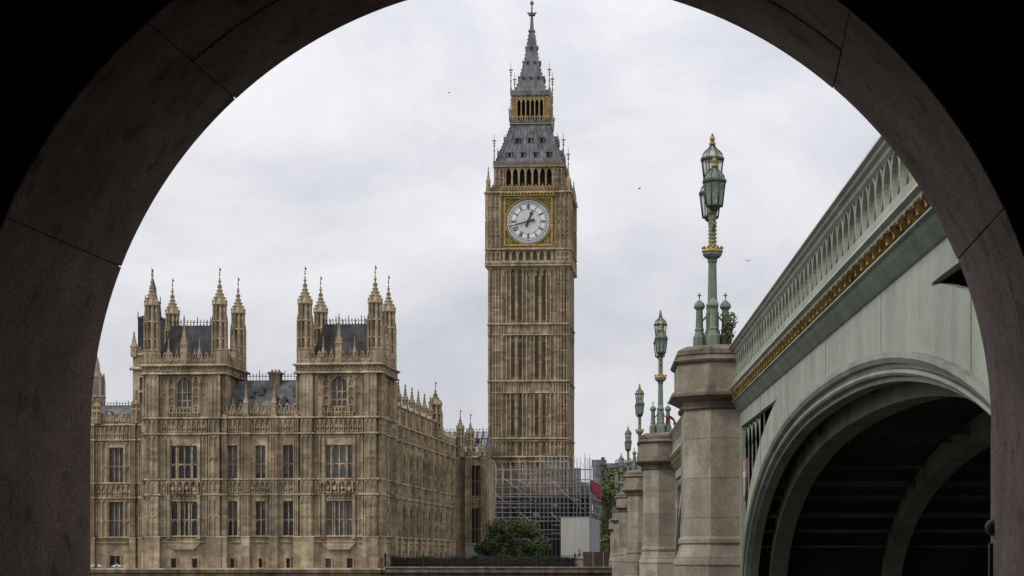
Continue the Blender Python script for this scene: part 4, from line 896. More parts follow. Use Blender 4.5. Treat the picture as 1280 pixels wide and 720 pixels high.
dormers(tow, SPR, [(tz(97.5, 304), (-1.2, 0.0, 1.2)), (tz(79, 305), (-0.6, 0.6)), (tz(60, 305), (0.0,))], 0.38, 0.5)

# ------------------------------------------------------------------ scaffolding and site works at its foot
scf = thing('scaffolding', 'galvanised scaffolding wrapped round the foot of the clock tower', 'scaffolding', (wx(607, 288), 288 + 1.4, WEST), TH)
SW = (wx(737, 288) - wx(607, 288)) / ct
def sz(py): return wz(py, 288) - WEST
cols = [(1.4, 578), (3.6, 577), (5.8, 574), (7.4, 578), (10.4, 570), (11.6, 568), (13.5, 572), (0.4, 574), (2.4, 580), (4.9, 572), (6.6, 585), (8.0, 566), (8.6, 568), (9.2, 568), (9.8, 570), (11.0, 566), (12.2, 573), (13.0, 566), (14.0, 571), (SW - 0.7, 566), (SW, 568)]
MBU = lambda a, b, r=0.042: MB().tube([a, b], r, 5)
for x, top in cols:
    for y in (0, 1.4):
        MBU((x, y, 0), (x, y, sz(top + (4 if y else 0)))).build('upright_pole', STEEL, scf)
lv = [586, 592, 599, 604, 608, 617, 621, 626, 630, 634, 640, 646, 651, 657, 662, 667, 674, 680]
for k, py in enumerate(lv):
    x0_ = 0 if k % 2 else rng.uniform(0, 0.3)
    xe_ = SW + 0.1
    if k % 2 and k not in (5, 11): x0_ = rng.choice((0.0, 4.9, 8.0, 9.8)); xe_ = min(SW + 0.1, x0_ + rng.uniform(4, 9))
    for y in (-0.06, 1.46): MBU((x0_, y, sz(py + rng.uniform(-1, 1))), (xe_, y, sz(py + rng.uniform(-1, 1))), 0.04).build('ledger', STEEL, scf)
    if k % 3 == 0: MB().box(0.2 if k > 2 else 7.6, SW, 0.1, 1.3, sz(py) - 0.1, sz(py) - 0.04).build('scaffold_boards', BOARD, scf)
for xa, ya, xb, yb in ((0.3, 610, 4.9, 640), (2.4, 596, 8, 632), (4.9, 600, 8.2, 618), (9.8, 600, 13, 626), (11, 612, 15, 640), (0.4, 640, 5, 668), (5, 640, 9, 668), (9.6, 640, 12.4, 664), (8.0, 572, 9.8, 590), (2, 660, 6, 684)):
    MBU((xa, -0.12, sz(ya)), (xb, -0.12, sz(yb)), 0.05).build('brace', STEEL, scf)
for k in range(8):                                       # return along the side of the tower
    for x in (SW, SW - 1.3):
        MBU((x, 1.4 + (k + 1) * 2.4, 0), (x, 1.4 + (k + 1) * 2.4, sz(570 + rng.uniform(-4, 8)))).build('upright_pole', STEEL, scf)
for py in lv[::2]: MBU((SW, 0, sz(py)), (SW, 21, sz(py)), 0.05).build('ledger', STEEL, scf)
MB().box(0.1, SW - 0.2, 3.0, 3.04, 0, sz(618)).build('backing_sheet', DSHEET, scf)  # opaque dark sheet behind the front poles
MB().box(SW - 1.6, SW - 1.56, 1.5, 21, 0, sz(600)).build('backing_sheet', HOARDG, scf)
MB().box(12.6, SW - 1.7, 4.4, 4.45, 0, sz(583)).build('backing_sheet', HOARDG, scf)  # grey sheet added in place of the structure standing behind
mb = MB(); 
for (x, w_, py) in ((5.0, 1.1, 605), (9.6, 1.0, 633), (12.6, 1.2, 626), (7.0, 0.9, 645)): mb.box(x, x + w_, 0.2, 1.1, sz(py), sz(py) + 0.35); mb.box(x + 0.1, x + w_ - 0.2, 0.3, 1.0, sz(py) + 0.35, sz(py) + 0.5)
mb.build('stacked_materials', HOARDG, scf)
hx0_ = wx(701, 286); hb = thing('hoarding', 'tall plain off white site hoarding under the scaffolding', 'hoarding', (hx0_, 286, WEST), TH)
hw_ = (wx(737, 286) - hx0_); hh = wz(647.5, 286) - WEST
mb = MB(); 
for k in range(4): mb.box(hw_ * k / 4 + 0.006, hw_ * (k + 1) / 4 - 0.006, 0, 0.08, 0.05, hh)
mb.box(0, hw_, -0.03, -0.001, hh, hh + 0.1); mb.build('panel', HOARD, hb)
MB().box(hw_ + 0.002, hw_ + 0.08, 0.02, 18, 0.05, hh).build('panel', HOARDG, hb)
for k in range(4): MB().box(hw_ * (k + 0.5) / 4 - 0.05, hw_ * (k + 0.5) / 4 + 0.05, 0.09, 0.2, 0, hh - 0.1).build('post', BROWN, hb)
# red sheeting hung on the return
rs = MB(); n_ = 26
secs = []
for k in range(n_ + 1):
    y = 1.0 + 18.0 * k / n_; w_ = 0.16 * math.sin(k * 2.1) + 0.05 * math.sin(k * 5.0)
    zt_ = 13.15 + 0.06 * math.sin(k * 1.7) - 0.005 * k; zb__ = 11.6 - 0.032 * k + 0.12 * math.sin(k * 2.9)
    secs.append([(0.35 + w_, y, zt_), (0.39 + w_, y, zt_), (0.42 + w_ * 1.5, y, zb__), (0.38 + w_ * 1.5, y, zb__)])
rs.loft(secs); o = rs.build('red_sheeting', RED); o.location = (wx(735, 287), 287.5, WEST); o.rotation_euler = (0, 0, TH); tag(o, 'dark red cloth sheeting hung in folds along the scaffold side', 'sheeting')

# ------------------------------------------------------------------ trees, hedge, railing, river wall
def tree(name, label, cat, x, y, z, h, rx, crown0, m, leaf, n, seed, group=None, ry=None):
    t = thing(name, label, cat, (x, y, z), 0, group); r = random.Random(seed); ry = ry or rx
    tr = MB(); tr.tube([(0, 0, -0.1), (0.1, 0, h * 0.25), (0.0, 0.1, h * 0.55)], [h * 0.035 + 0.06, h * 0.028 + 0.04, h * 0.015 + 0.02], 8)
    cl = []
    cz = (crown0 + h) / 2; hz = (h - crown0) / 2
    for k in range(46):
        a = r.uniform(0, 2 * PI); q = r.uniform(-1, 1); rr = math.sqrt(1 - q * q) * r.uniform(0.45, 1.0)
        cl.append((rx * rr * math.cos(a), ry * rr * math.sin(a), cz + hz * q * 0.82, r.uniform(0.13, 0.36) * min(rx, hz * 1.4)))
    for c in cl[:9]: tr.tube([(0, 0, h * 0.25), (c[0] * 0.5, c[1] * 0.5, (h * 0.3 + c[2]) / 2), c[:3]], [h * 0.02, h * 0.012, 0.03], 5)
    tr.build('trunk', BARK, t)
    cr_ = MB()
    for k in range(n):
        c = cl[r.randrange(len(cl))]; d = Vector((r.gauss(0, 1), r.gauss(0, 1), r.gauss(0, 0.85))).normalized() * c[3] * (0.35 + 0.75 * r.random() ** 0.6)
        p = Vector(c[:3]) + d; s = leaf * r.uniform(0.6, 1.25)
        nrm = (d.normalized() + Vector((r.gauss(0, 0.5), r.gauss(0, 0.5), r.gauss(0.3, 0.4)))).normalized(); a = nrm.orthogonal().normalized(); b = nrm.cross(a)
        g = r.uniform(0, PI); a, b = a * math.cos(g) + b * math.sin(g), b * math.cos(g) - a * math.sin(g)
        cr_.add([p - a * s, p - b * s * 0.55, p + a * s, p + b * s * 0.55], [(0, 1, 2, 3)])
    cr_.build('crown', m, t, False)
    return t
dB = 252.0
tree('round_tree', 'low round leafy tree behind the railing, below the scaffolding', 'tree', wx(641, dB), dB, WEST, wz(652, dB) - WEST, 5.3, 0.3, LEAF, 0.19, 15000, 3, ry=4)
tg = 'street trees beyond the bridge'
tree('street_tree', 'tallest green street tree, seen just left of the bridge piers', 'tree', wx(764, 345), 345, WEST, wz(578, 345) - WEST, 3.4, 1.5, LEAF2, 0.30, 14000, 5, tg)
tree('street_tree', 'street tree rising behind the red sheeting', 'tree', wx(752, 372), 372, WEST, wz(588, 372) - WEST, 3.4, 2, LEAF2, 0.30, 9000, 6, tg)
tree('street_tree', 'street tree half hidden behind the slim far bridge piers', 'tree', wx(781, 380), 380, WEST, wz(584, 380) - WEST, 3.6, 2, LEAF2, 0.30, 9000, 8, tg)
# river wall follows the palace front
rw = thing('river_wall', 'long grey stone river wall with moulded coping below the palace', 'wall', (P0[0], P0[1], WATERZ), TH)
RWF = Fr((0, -1.2), (1, 0), (0, -1)); mb = MB(); ztw = wz(713, 214) - WATERZ
mb.fbox(RWF, -95, 0.6, -1.0, 0, -1, ztw); 
for k in range(40): mb.string(RWF, -95 + k * 2.4, -95 + k * 2.4 + 2.38, ztw - 0.001, 0.22, 0.16)
mb.build('masonry', STONE, rw)
mb = MB(); zt2 = wz(710.5, 214) - WATERZ; mb.fbox(RWF, 0.605, 36.0, -1.0, -0.05, -1, zt2)
for k in range(14): mb.string(RWF, 0.61 + k * 2.4, 0.61 + k * 2.4 + 2.38, zt2 - 0.001, 0.2, 0.16, -0.05)
mb.build('masonry', GRANITEW, rw)
# dark hedge and iron railing on the wall
hg = thing('hedge', 'low dark clipped hedge behind the iron railing', 'hedge', (P0[0], P0[1], WEST), TH)
mb = MB(); r_ = random.Random(9); hz_ = wz(697, 218) - WEST
mb.box(0.9, 21.2, 3.2, 5.2, 0, hz_ - 0.25)
for k in range(7000):
    x = r_.uniform(0.8, 21.3); q = r_.random(); y = 3.1 if q < 0.6 else r_.uniform(3.1, 5.3); z = r_.uniform(0, hz_) if q < 0.6 else hz_ - r_.uniform(0.05, 0.3) + 0.12 * math.sin(x * 1.7)
    p = Vector((x, y, z)); nn = Vector((r_.gauss(0, 0.6), -0.8, r_.gauss(0.4, 0.6))).normalized(); a = nn.orthogonal().normalized(); b = nn.cross(a); s = r_.uniform(0.06, 0.13)
    mb.add([p - a * s, p - b * s, p + a * s, p + b * s], [(0, 1, 2, 3)])
mb.build('foliage', HEDGE, hg, False)
rl = thing('railing', 'black iron railing along the top of the dark river wall', 'railing', (P0[0], P0[1], WEST), TH)
mb = MB(); zrl = wz(694, 216) - WEST
for k in range(84): x = 0.7 + k * 0.255; mb.box(x - 0.02, x + 0.02, 0.48, 0.52, 0, zrl)
mb.build('bars', IRON, rl)
for q in (zrl - 0.12, 0.35, zrl * 0.55): MB().box(0.6, 22, 0.47, 0.53, q, q + 0.05).build('rail', IRON, rl)
for k in range(6): MB().lathe(0.7 + k * 4.2, 0.5, [(0.09, 0), (0.09, zrl), (0.13, zrl + 0.05), (0.02, zrl + 0.3)], 8).build('post', IRON, rl)
# little lamp standard on the corner of the wall
cl_ = thing('wall_lamp', 'small black lamp standard at the foot of the palace corner', 'lamp', (wx(477, 213.6), 213.6, WEST - 0.2))
mb = MB(); h_ = wz(694, 213.6) - WEST + 0.2; mb.lathe(0, 0, [(0.16, 0), (0.1, 0.15), (0.05, 0.4), (0.04, h_ * 0.62)], 8); mb.build('post', IRON, cl_)
MB().lathe(0, 0, [(0.08, h_ * 0.62), (0.19, h_ * 0.82), (0.21, h_ * 0.84), (0.05, h_ * 0.97), (0.02, h_ * 1.08)], 8).build('lantern', LDARK, cl_)
# white hut beside the tree
ht = thing('site_hut', 'small white site hut half hidden by the round tree', 'hut', (wx(591, 258), 258, WEST), TH)
MB().box(-0.8, 1.0, 0, 2.2, 0, wz(681, 258) - WEST).build('body', mat('hut_paint', (0.34, 0.35, 0.36), (0.28, 0.285, 0.29), 0.6), ht)
MB().box(-0.95, 1.15, -0.15, 2.35, wz(681, 258) - WEST + 0.002, wz(679, 258) - WEST).build('roof', PROOF, ht); MB().box(-0.1, 0.5, -0.03, -0.001, 0.9, 1.8).build('window', GLASS, ht)
# landing stairs, gate pier with urn, timber fence at the bridge foot
stp = thing('landing_steps', 'stone steps with side walls at the foot of the far bridge end', 'steps', (wx(745, 235), 235, WATERZ))
zt_ = wz(711, 235) - WATERZ
mb = MB()
for k in range(6): mb.box(-2.4, 2.6, -0.5 * k, -0.5 * (k - 1), 0, zt_ - 0.22 * k)
mb.build('stairs', PALE, stp)
MB().box(-3.1, -2.402, -3, 0.5, 0, zt_ + 0.15).build('side_wall', PALE, stp)
gp = thing('gate_pier', 'stone gate pier topped by a carved urn beside the steps', 'gate pier', (wx(717.5, 232), 232, WEST - 1))
mb = MB(); mb.square(0, 0, [(0.62, 0), (0.62, 1.3), (0.74, 1.36), (0.74, 1.5), (0.55, 1.56)]); mb.lathe(0, 0, [(0.25, 1.55), (0.5, 1.75), (0.55, 1.95), (0.35, 2.15), (0.2, 2.25), (0.12, 2.5), (0.02, 2.7)], 10); mb.build('masonry', PALE, gp)
gp2 = thing('gate_pier', 'taller stone gate pier with a slim dark finial', 'gate pier', (wx(724, 238), 238, WEST - 1))
mb = MB(); z_ = wz(699, 238) - WEST + 1; mb.square(0, 0, [(0.5, 0), (0.5, z_), (0.6, z_ + 0.05), (0.6, z_ + 0.18), (0.4, z_ + 0.25)]); mb.build('masonry', PALE, gp2)
MB().lathe(0, 0, [(0.3, z_ + 0.22), (0.18, z_ + 0.4), (0.28, z_ + 0.65), (0.1, z_ + 0.95), (0.15, z_ + 1.1), (0.02, z_ + 1.4)], 8).build('finial', STONED, gp2)
tf = thing('timber_fence', 'brown timber boarding between the gate pier and the bridge', 'fence', (wx(728, 245), 245, WEST), TH)
mb = MB(); fh = wz(690, 245) - WEST
for k in range(21): mb.box(k * 0.2 + 0.005, k * 0.2 + 0.195, 0, 0.04, -0.3, fh + 0.02 * (k % 3))
mb.build('boards', BROWN, tf)
for k in range(4): MB().box(k * 1.3, k * 1.3 + 0.1, -0.06, -0.002, -0.3, fh + 0.1).build('post', STEEL, tf)
# street beyond: buildings and people, seen in the gap left of the bridge
for (px0, px1, py, d, h2, lab) in ((741, 757, 574, 430, 0, 'dark square block with stepped roof right behind the scaffolding'), (756, 800, 578.5, 470, 0, 'long low dark roofed building above the street trees'), (770, 840, 574, 640, 1, 'pale hazy roofline farthest off behind the bridge lamps')):
    b = thing('distant_building', lab, 'building', (wx((px0 + px1) / 2, d), d, WEST)); w_ = (px1 - px0) * d / FPX / 2; zt_ = wz(py, d) - WEST
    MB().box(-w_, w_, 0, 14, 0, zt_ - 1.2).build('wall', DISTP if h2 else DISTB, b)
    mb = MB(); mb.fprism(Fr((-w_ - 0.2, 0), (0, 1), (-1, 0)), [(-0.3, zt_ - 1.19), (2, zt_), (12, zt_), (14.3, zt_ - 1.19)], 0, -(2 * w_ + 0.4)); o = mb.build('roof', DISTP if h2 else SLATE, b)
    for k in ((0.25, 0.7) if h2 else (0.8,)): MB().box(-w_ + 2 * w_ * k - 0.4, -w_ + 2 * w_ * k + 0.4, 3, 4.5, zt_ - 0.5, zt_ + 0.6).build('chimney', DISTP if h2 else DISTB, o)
    nw = max(2, int(w_ * 2 / 2.4))
    for k in range(nw):
        for zz in range(2):
            u = -w_ + (k + 0.5) * 2 * w_ / nw; MB().box(u - 0.45, u + 0.45, -0.03, 0.05, zt_ - 4.2 - zz * 3.4, zt_ - 2.4 - zz * 3.4).build('window', GLASS, b)

def person(x, y, z, shirt, label, h=1.72, rz=0.0, stride=0.12):
    """one continuous skinned body; clothing and hair as children"""
    k = h / 1.72
    vs = [(0, 0, .95), (0, 0, 1.15), (0, 0, 1.38), (0, 0, 1.50), (0, -.01, 1.62), (0, 0, 1.70),
          (.17, 0, 1.40), (.23, .02, 1.13), (.22, -.08, .90), (-.17, 0, 1.40), (-.23, -.02, 1.13), (-.22, .06, .90),
          (.09, 0, .90), (.10, -stride, .50), (.10, -stride * .6, .08), (.10, -stride * .6 - .14, .04),
          (-.09, 0, .90), (-.10, stride * .7, .50), (-.10, stride * 1.6, .10), (-.10, stride * 1.6 - .14, .05)]
    es = [(0, 1), (1, 2), (2, 3), (3, 4), (4, 5), (2, 6), (6, 7), (7, 8), (2, 9), (9, 10), (10, 11), (0, 12), (12, 13), (13, 14), (14, 15), (0, 16), (16, 17), (17, 18), (18, 19)]
    rs = [.14, .14, .15, .06, .10, .08, .065, .045, .035, .065, .045, .035, .095, .06, .045, .04, .095, .06, .045, .04]
    me = bpy.data.meshes.new('person'); me.from_pydata([(a * k, b * k, c * k) for a, b, c in vs], es, [])
    o = bpy.data.objects.new('person', me); COL.objects.link(o); o.location = (x, y, z); o.rotation_euler = (0, 0, rz)
    md_ = o.modifiers.new('skin', 'SKIN'); lay = me.skin_vertices[0].data
    for i, r_ in enumerate(rs): lay[i].radius = (r_ * k, r_ * k)
    lay[0].use_root = True
    o.modifiers.new('sub', 'SUBSURF').levels = 1; me.materials.append(shirt)
    tag(o, label, 'person')
    MB().ball((0, 0.015 * k, 1.66 * k), 0.105 * k, 8, 6, (0.9, 1, 1.0)).build('hair', HAIR, o)
    MB().lathe(0, 0, [(0.19 * k, 0.88 * k), (0.20 * k, 1.1 * k), (0.20 * k, 1.36 * k), (0.1 * k, 1.47 * k)], 10, smooth=True).build('jacket', shirt, o)
    return o
person(wx(755, 262), 262, WEST, CLOTHA, 'person in a pale top standing by the bridge foot', rz=0.4)
person(wx(748, 280), 280, WEST + 0.6, CLOTHB, 'person in dark clothes walking behind the timber fence', rz=-0.6)

# ------------------------------------------------------------------ the bridge
br = thing('bridge', 'pale green iron arch bridge with granite piers and gilded cornice', 'bridge', (3.56, 8.7, WATERZ))
BO = Vector((3.56, 8.7, WATERZ))
def tp(Y): return 7.05 - 6.2e-5 * (Y - 115) ** 2              # top of the parapet along the cambered deck
class BM(MB):                                                 # authored in world metres, stored relative to the bridge's base
    def build(s, name, m, parent=None, fix=True):
        s.v = [(a - BO.x, b - BO.y, c - BO.z) for a, b, c in s.v]
        return MB.build(s, name, m, parent or br, fix)
def sweepY(mb, prof, ya, yb, n=10):
    mb.loft([[(x, ya + (yb - ya) * i / n, tp(ya + (yb - ya) * i / n) - d) for x, d in prof] for i in range(n + 1)])
PY = [48.0, 83.5, 119.0, 155.0, 190.0, 222.0]                  # pier centre lines
PT = 1.5                                                       # half thickness
ends = [12.6] + PY + [252.0]
N2 = 26.0
rings = []
for bi in range(7):
    ya = ends[bi] + (PT if bi else 0.0); yb = ends[bi + 1] - (PT if bi < 6 else 0.0)
    yc = (ya + yb) / 2; a_ = (yb - ya) / 2 - 0.9; zs0 = EYE - 1.35
    cr_z = tp(yc) - 7.0 + 4.72
    b_ = cr_z - zs0 + 0.0; ex = 2.25
    def arcz(y, off=0.0):
        t = min(1.0, abs((y - yc) / (a_ - off))); return zs0 + (b_ - off) * max(0.0, 1 - t ** ex) ** (1 / ex)
    nA = 56
    ang = [PI * i / nA for i in range(nA + 1)]
    def apt(g, off=0.0):
        c, s = math.cos(g), math.sin(g); q = 2 / ex
        return (yc - (a_ - off) * math.copysign(abs(c) ** q, c), zs0 + (b_ - off) * abs(s) ** q)
    near = bi < 3
    # fascia: spandrel plate between the arch ring and the cornice, with a sunk triangular panel at each end
    def panel_z(y):                                                # clear opening of the sunk panel at y, or None
        e = min(y - ya, yb - y)
        if e < 0.35: return None
        lo = (arcz(y) if abs(y - yc) < a_ else zs0) + 0.78; hi = tp(y) - 1.95
        lo = max(lo, zs0 - 1.2)
        return (lo, hi) if hi - lo > 0.01 and abs(y - yc) > a_ * 0.45 else None
    ys = sorted({ya + (yb - ya) * i / 70 for i in range(71)} | {apt(g)[0] for g in ang if g not in (0, PI)} | {ya + 0.35, yb - 0.35, yc - a_, yc + a_})
    mb = BM(); rec = BM()
    X0, X1 = 3.56, 3.66
    for y0_, y1_ in zip(ys, ys[1:]):
        if y1_ - y0_ < 1e-4: continue
        m_ = (y0_ + y1_) / 2; inside = abs(m_ - yc) < a_
        lo0 = arcz(y0_) if inside else WATERZ - 1; lo1 = arcz(y1_) if inside else WATERZ - 1
        t0, t1 = tp(y0_) - 1.34, tp(y1_) - 1.34
        pz = panel_z(m_) 
        def slab(mb_, a0, a1, b0, b1, xa=X0, xb=X1): mb_.hexa([(xa, y0_, a0), (xa, y1_, a1), (xa, y1_, b1), (xa, y0_, b0)], [(xb, y0_, a0), (xb, y1_, a1), (xb, y1_, b1), (xb, y0_, b0)])
        if pz and near:
            dlt = 0.02; p0, p1 = panel_z(y0_ + dlt) or pz, panel_z(y1_ - dlt) or pz
            slab(mb, lo0, lo1, p0[0], p1[0]); slab(mb, p0[1], p1[1], t0, t1); slab(rec, p0[0] - 0.1, p1[0] - 0.1, p0[1] + 0.1, p1[1] + 0.1, 4.5, 4.55)
        else: slab(mb, lo0, lo1, t0, t1)
    mb.build('spandrel', GREEN)
    if near:
        rec.build('spandrel_shade', SHADE)  # dark sheet paints the shade behind the pierced panel
        for sgn, e0 in ((1, ya), (-1, yb)):                       # tracery and shield in the recess
            yy = e0 + sgn * 0.65
            while True:
                pz = panel_z(yy)
                if not pz or pz[1] - pz[0] < 0.6: break
                BM().box(3.63, 3.65, yy - 0.03, yy + 0.03, pz[0], pz[1]).build('tracery_bar', GREEN); yy += sgn * 1.0
            for q in range(4):
                y_ = e0 + sgn * (1.15 + q * 1.0); pz = panel_z(y_)
                if not pz or pz[1] - pz[0] < 0.8: continue
                zc = pz[1] - 0.02
                BM().tube([(3.64, y_ + 0.47 * math.cos(k * PI / 8), zc - 0.48 + 0.44 * math.sin(k * PI / 8)) for k in range(9)], 0.018, 5).build('tracery_arch', GREEN)
            y_ = e0 + sgn * 1.15; pz = panel_z(y_ + sgn * 0.2)
            zc = pz[1] - 1.25
            sh = BM(); prof_ = [(-0.38, 0.45), (0.38, 0.45), (0.38, 0.0), (0.25, -0.3), (0, -0.52), (-0.25, -0.3), (-0.38, 0.0)]
            sh.loft([[(x_, y_ + p_[0], zc + p_[1]) for p_ in prof_] for x_ in (3.58, 3.66)]); o = sh.build('shield', SHIELD)
            sh = BM(); sh.box(3.565, 3.579, y_ - 0.07, y_ + 0.07, zc - 0.4, zc + 0.42); sh.box(3.565, 3.579, y_ - 0.36, y_ - 0.075, zc + 0.02, zc + 0.16); sh.box(3.565, 3.579, y_ + 0.075, y_ + 0.36, zc + 0.02, zc + 0.16); sh.build('shield_cross', SHIELDW, o)
        sm = BM()                                                  # vertical plate joints
        for k in range(1, 6):
            y_ = ya + (yb - ya) * k / 6
            if abs(y_ - yc) < a_ * 0.8: sm.box(3.556, 3.561, y_ - 0.008, y_ + 0.008, arcz(y_) + 0.05, tp(y_) - 1.45)
        sm.build('plate_joints', GREEND)
    mb = BM()
    prof = [(3.49, -0.03), (3.48, 0.04), (3.51, 0.10), (3.59, 0.11), (3.59, 0.16), (3.56, 0.18), (3.55, 0.22), (3.57, 0.25), (3.66, 0.27), (3.66, 0.32), (3.86, 0.32), (3.86, -0.03)]
    mb.loft([[(x, apt(g, o_)[0], apt(g, o_)[1]) for x, o_ in prof] for g in ang[1:-1]]); mb.build('arch_ring', GREENR)
    for x0_ in ([4.12 + 2.62 * k for k in range(10)] if bi < 2 else [4.12, 9.36, 17.2, 27.7]):
        mb = BM(); mb.loft([[(x, apt(g, o_)[0], apt(g, o_)[1]) for x, o_ in ((x0_, 0.05), (x0_, 0.5), (x0_ + 0.38, 0.5), (x0_ + 0.38, 0.05))] for g in ang[1:-1]]); mb.build('arch_rib', GREEND)
    mb = BM()
    mb.loft([[(x, apt(g, o_)[0], apt(g, o_)[1]) for x, o_ in ((3.82, -0.25), (3.82, -0.05), (3.56 + N2, -0.05), (3.56 + N2, -0.25))] for g in ang[1:-1]]); mb.build('soffit', SHADE)  # underside shade is in the near-black colour
    if bi < 3:
        for k in range(3, nA - 2, 2):
            if rng.random() < 0.18: continue
            g_ = ang[k] + rng.uniform(-0.012, 0.012); p, q = apt(g_, 0.16), apt(g_, rng.choice((0.26, 0.30, 0.22))); mb = BM(); mb.box(3.87, 3.5 + N2, q[0] - 0.035, q[0] + 0.035, q[1], p[1] + 0.02); mb.build('cross_beam', BEAMD)
    # cornice, parapet
    mb = BM(); sweepY(mb, [(3.36, 0.0), (3.31, 0.02), (3.29, 0.07), (3.34, 0.09), (3.35, 0.13), (3.40, 0.15), (3.41, 0.20), (3.45, 0.24), (3.60, 0.24), (3.62, 0.1), (3.58, 0.0)], ya - 0.3, yb + 0.3); mb.build('coping', GREEN)
    mb = BM(); sweepY(mb, [(3.40, 0.82), (3.40, 0.99), (3.32, 1.01), (3.30, 1.06), (3.36, 1.09), (3.36, 1.13), (3.39, 1.15), (3.62, 1.15), (3.62, 0.82)], ya - 0.2, yb + 0.2); mb.build('plinth', GREEN)
    mb = BM(); sweepY(mb, [(3.52, 1.152), (3.52, 1.33), (3.62, 1.33), (3.62, 1.152)], ya, yb); mb.build('cornice_back', SHADE)  # near-black strip paints the shaded gaps between brackets
    mb = BM(); sweepY(mb, [(3.36, 1.342), (3.35, 1.375), (3.40, 1.40), (3.43, 1.46), (3.50, 1.56), (3.53, 1.60), (3.57, 1.62), (3.8, 1.62), (3.8, 1.342)], ya, yb); mb.build('cornice_cove', LGREEN)  # darker lamp paint puts the overhang's shadow into the cove colour
    if near: mb = BM(); sweepY(mb, [(3.555, 0.23), (3.555, 0.84), (3.60, 0.84), (3.60, 0.23)], ya, yb); mb.build('parapet_back', GREENR)
    if near:
        pitch = 0.60; n = int((yb - ya) / pitch); p = (yb - ya) / n; mb = BM()
        for k in range(n):                                        # pierced pointed ovals
            y0_ = ya + (k + 0.5) * p; t_ = tp(y0_); zb_, zt_ = t_ - 0.83, t_ - 0.245
            for s in (-1, 1):
                secs = []
                for j in range(9):
                    q = j / 8; w = p * 0.475 * math.sin(PI * (0.05 + 0.90 * q)) ** 0.8; z = zb_ + (zt_ - zb_) * q; y1_ = y0_ + s * w
                    secs.append([(3.43, y1_ - 0.02, z), (3.43, y1_ + 0.02, z), (3.485, y1_ + 0.02, z), (3.485, y1_ - 0.02, z)])
                mb.loft(secs)
            mb.box(3.44, 3.475, y0_ + p / 2 - 0.02, y0_ + p / 2 + 0.02, zb_, zt_)
            for zz, sg in ((zb_ + 0.12, 1), (zt_ - 0.12, -1)): mb.tube([(3.455, y0_ + p / 2 - 0.10, zz), (3.455, y0_ + p / 2, zz + 0.06 * sg), (3.455, y0_ + p / 2 + 0.10, zz)], 0.02, 4, False)
        mb.build('parapet_tracery', GREEN)
    else:
        mb = BM(); sweepY(mb, [(3.46, 0.245), (3.46, 0.83), (3.56, 0.83), (3.56, 0.245)], ya, yb); mb.build('parapet_tracery', GREEN)
    bp_ = 0.52; n = int((yb - ya) / bp_)
    bst = BM()
    def bracket(mb, y, t_):
        w = 0.06; pr = [(3.33, 1.152, 1), (3.32, 1.18, 1), (3.36, 1.22, 0.75), (3.38, 1.27, 0.85), (3.43, 1.32, 0.55), (3.52, 1.34, 0.45), (3.52, 1.152, 1)]
        mb.loft([[(x, y + sg * w * s_, t_ - d) for x, d, s_ in pr] for sg in (-1, 1)])
        mb.ball((3.345, y, t_ - 1.19), 0.035, 6, 4, (0.7, 1.6, 0.9)); mb.ball((3.385, y, t_ - 1.275), 0.03, 6, 4, (0.8, 1.5, 1.0))
    for k in range(n):
        y_ = ya + (k + 0.5) * (yb - ya) / n
        if bi == 0 and y_ > 16.5: q = BM(); bracket(q, y_, tp(y_)); q.build('bracket', GOLDB)
        else: bracket(bst, y_, tp(y_))
    o = bst.build('brackets', GOLDB); o['kind'] = 'stuff'
# deck, far fascia, approach
mb = BM(); sweepY(mb, [(3.65, 1.05), (3.65, 1.5), (3.5 + N2, 1.5), (3.5 + N2, 1.05)], 9.0, 262, 40); mb.build('deck', ASPH)
mb = BM(); sweepY(mb, [(3.5 + N2, 0.0), (3.5 + N2, 1.5), (3.9 + N2, 1.5), (3.9 + N2, 0.0)], 9.0, 262, 40); mb.build('far_parapet', GREEN)
mb = BM().box(3.62, 3.6 + N2, 8.9, 13.6, WATERZ - 1, 4.9); mb.build('abutment', GRANITEW); mb = BM().box(3.62, 3.6 + N2, 252, 264, WATERZ - 1, 4.6); mb.build('abutment', GRANITE)
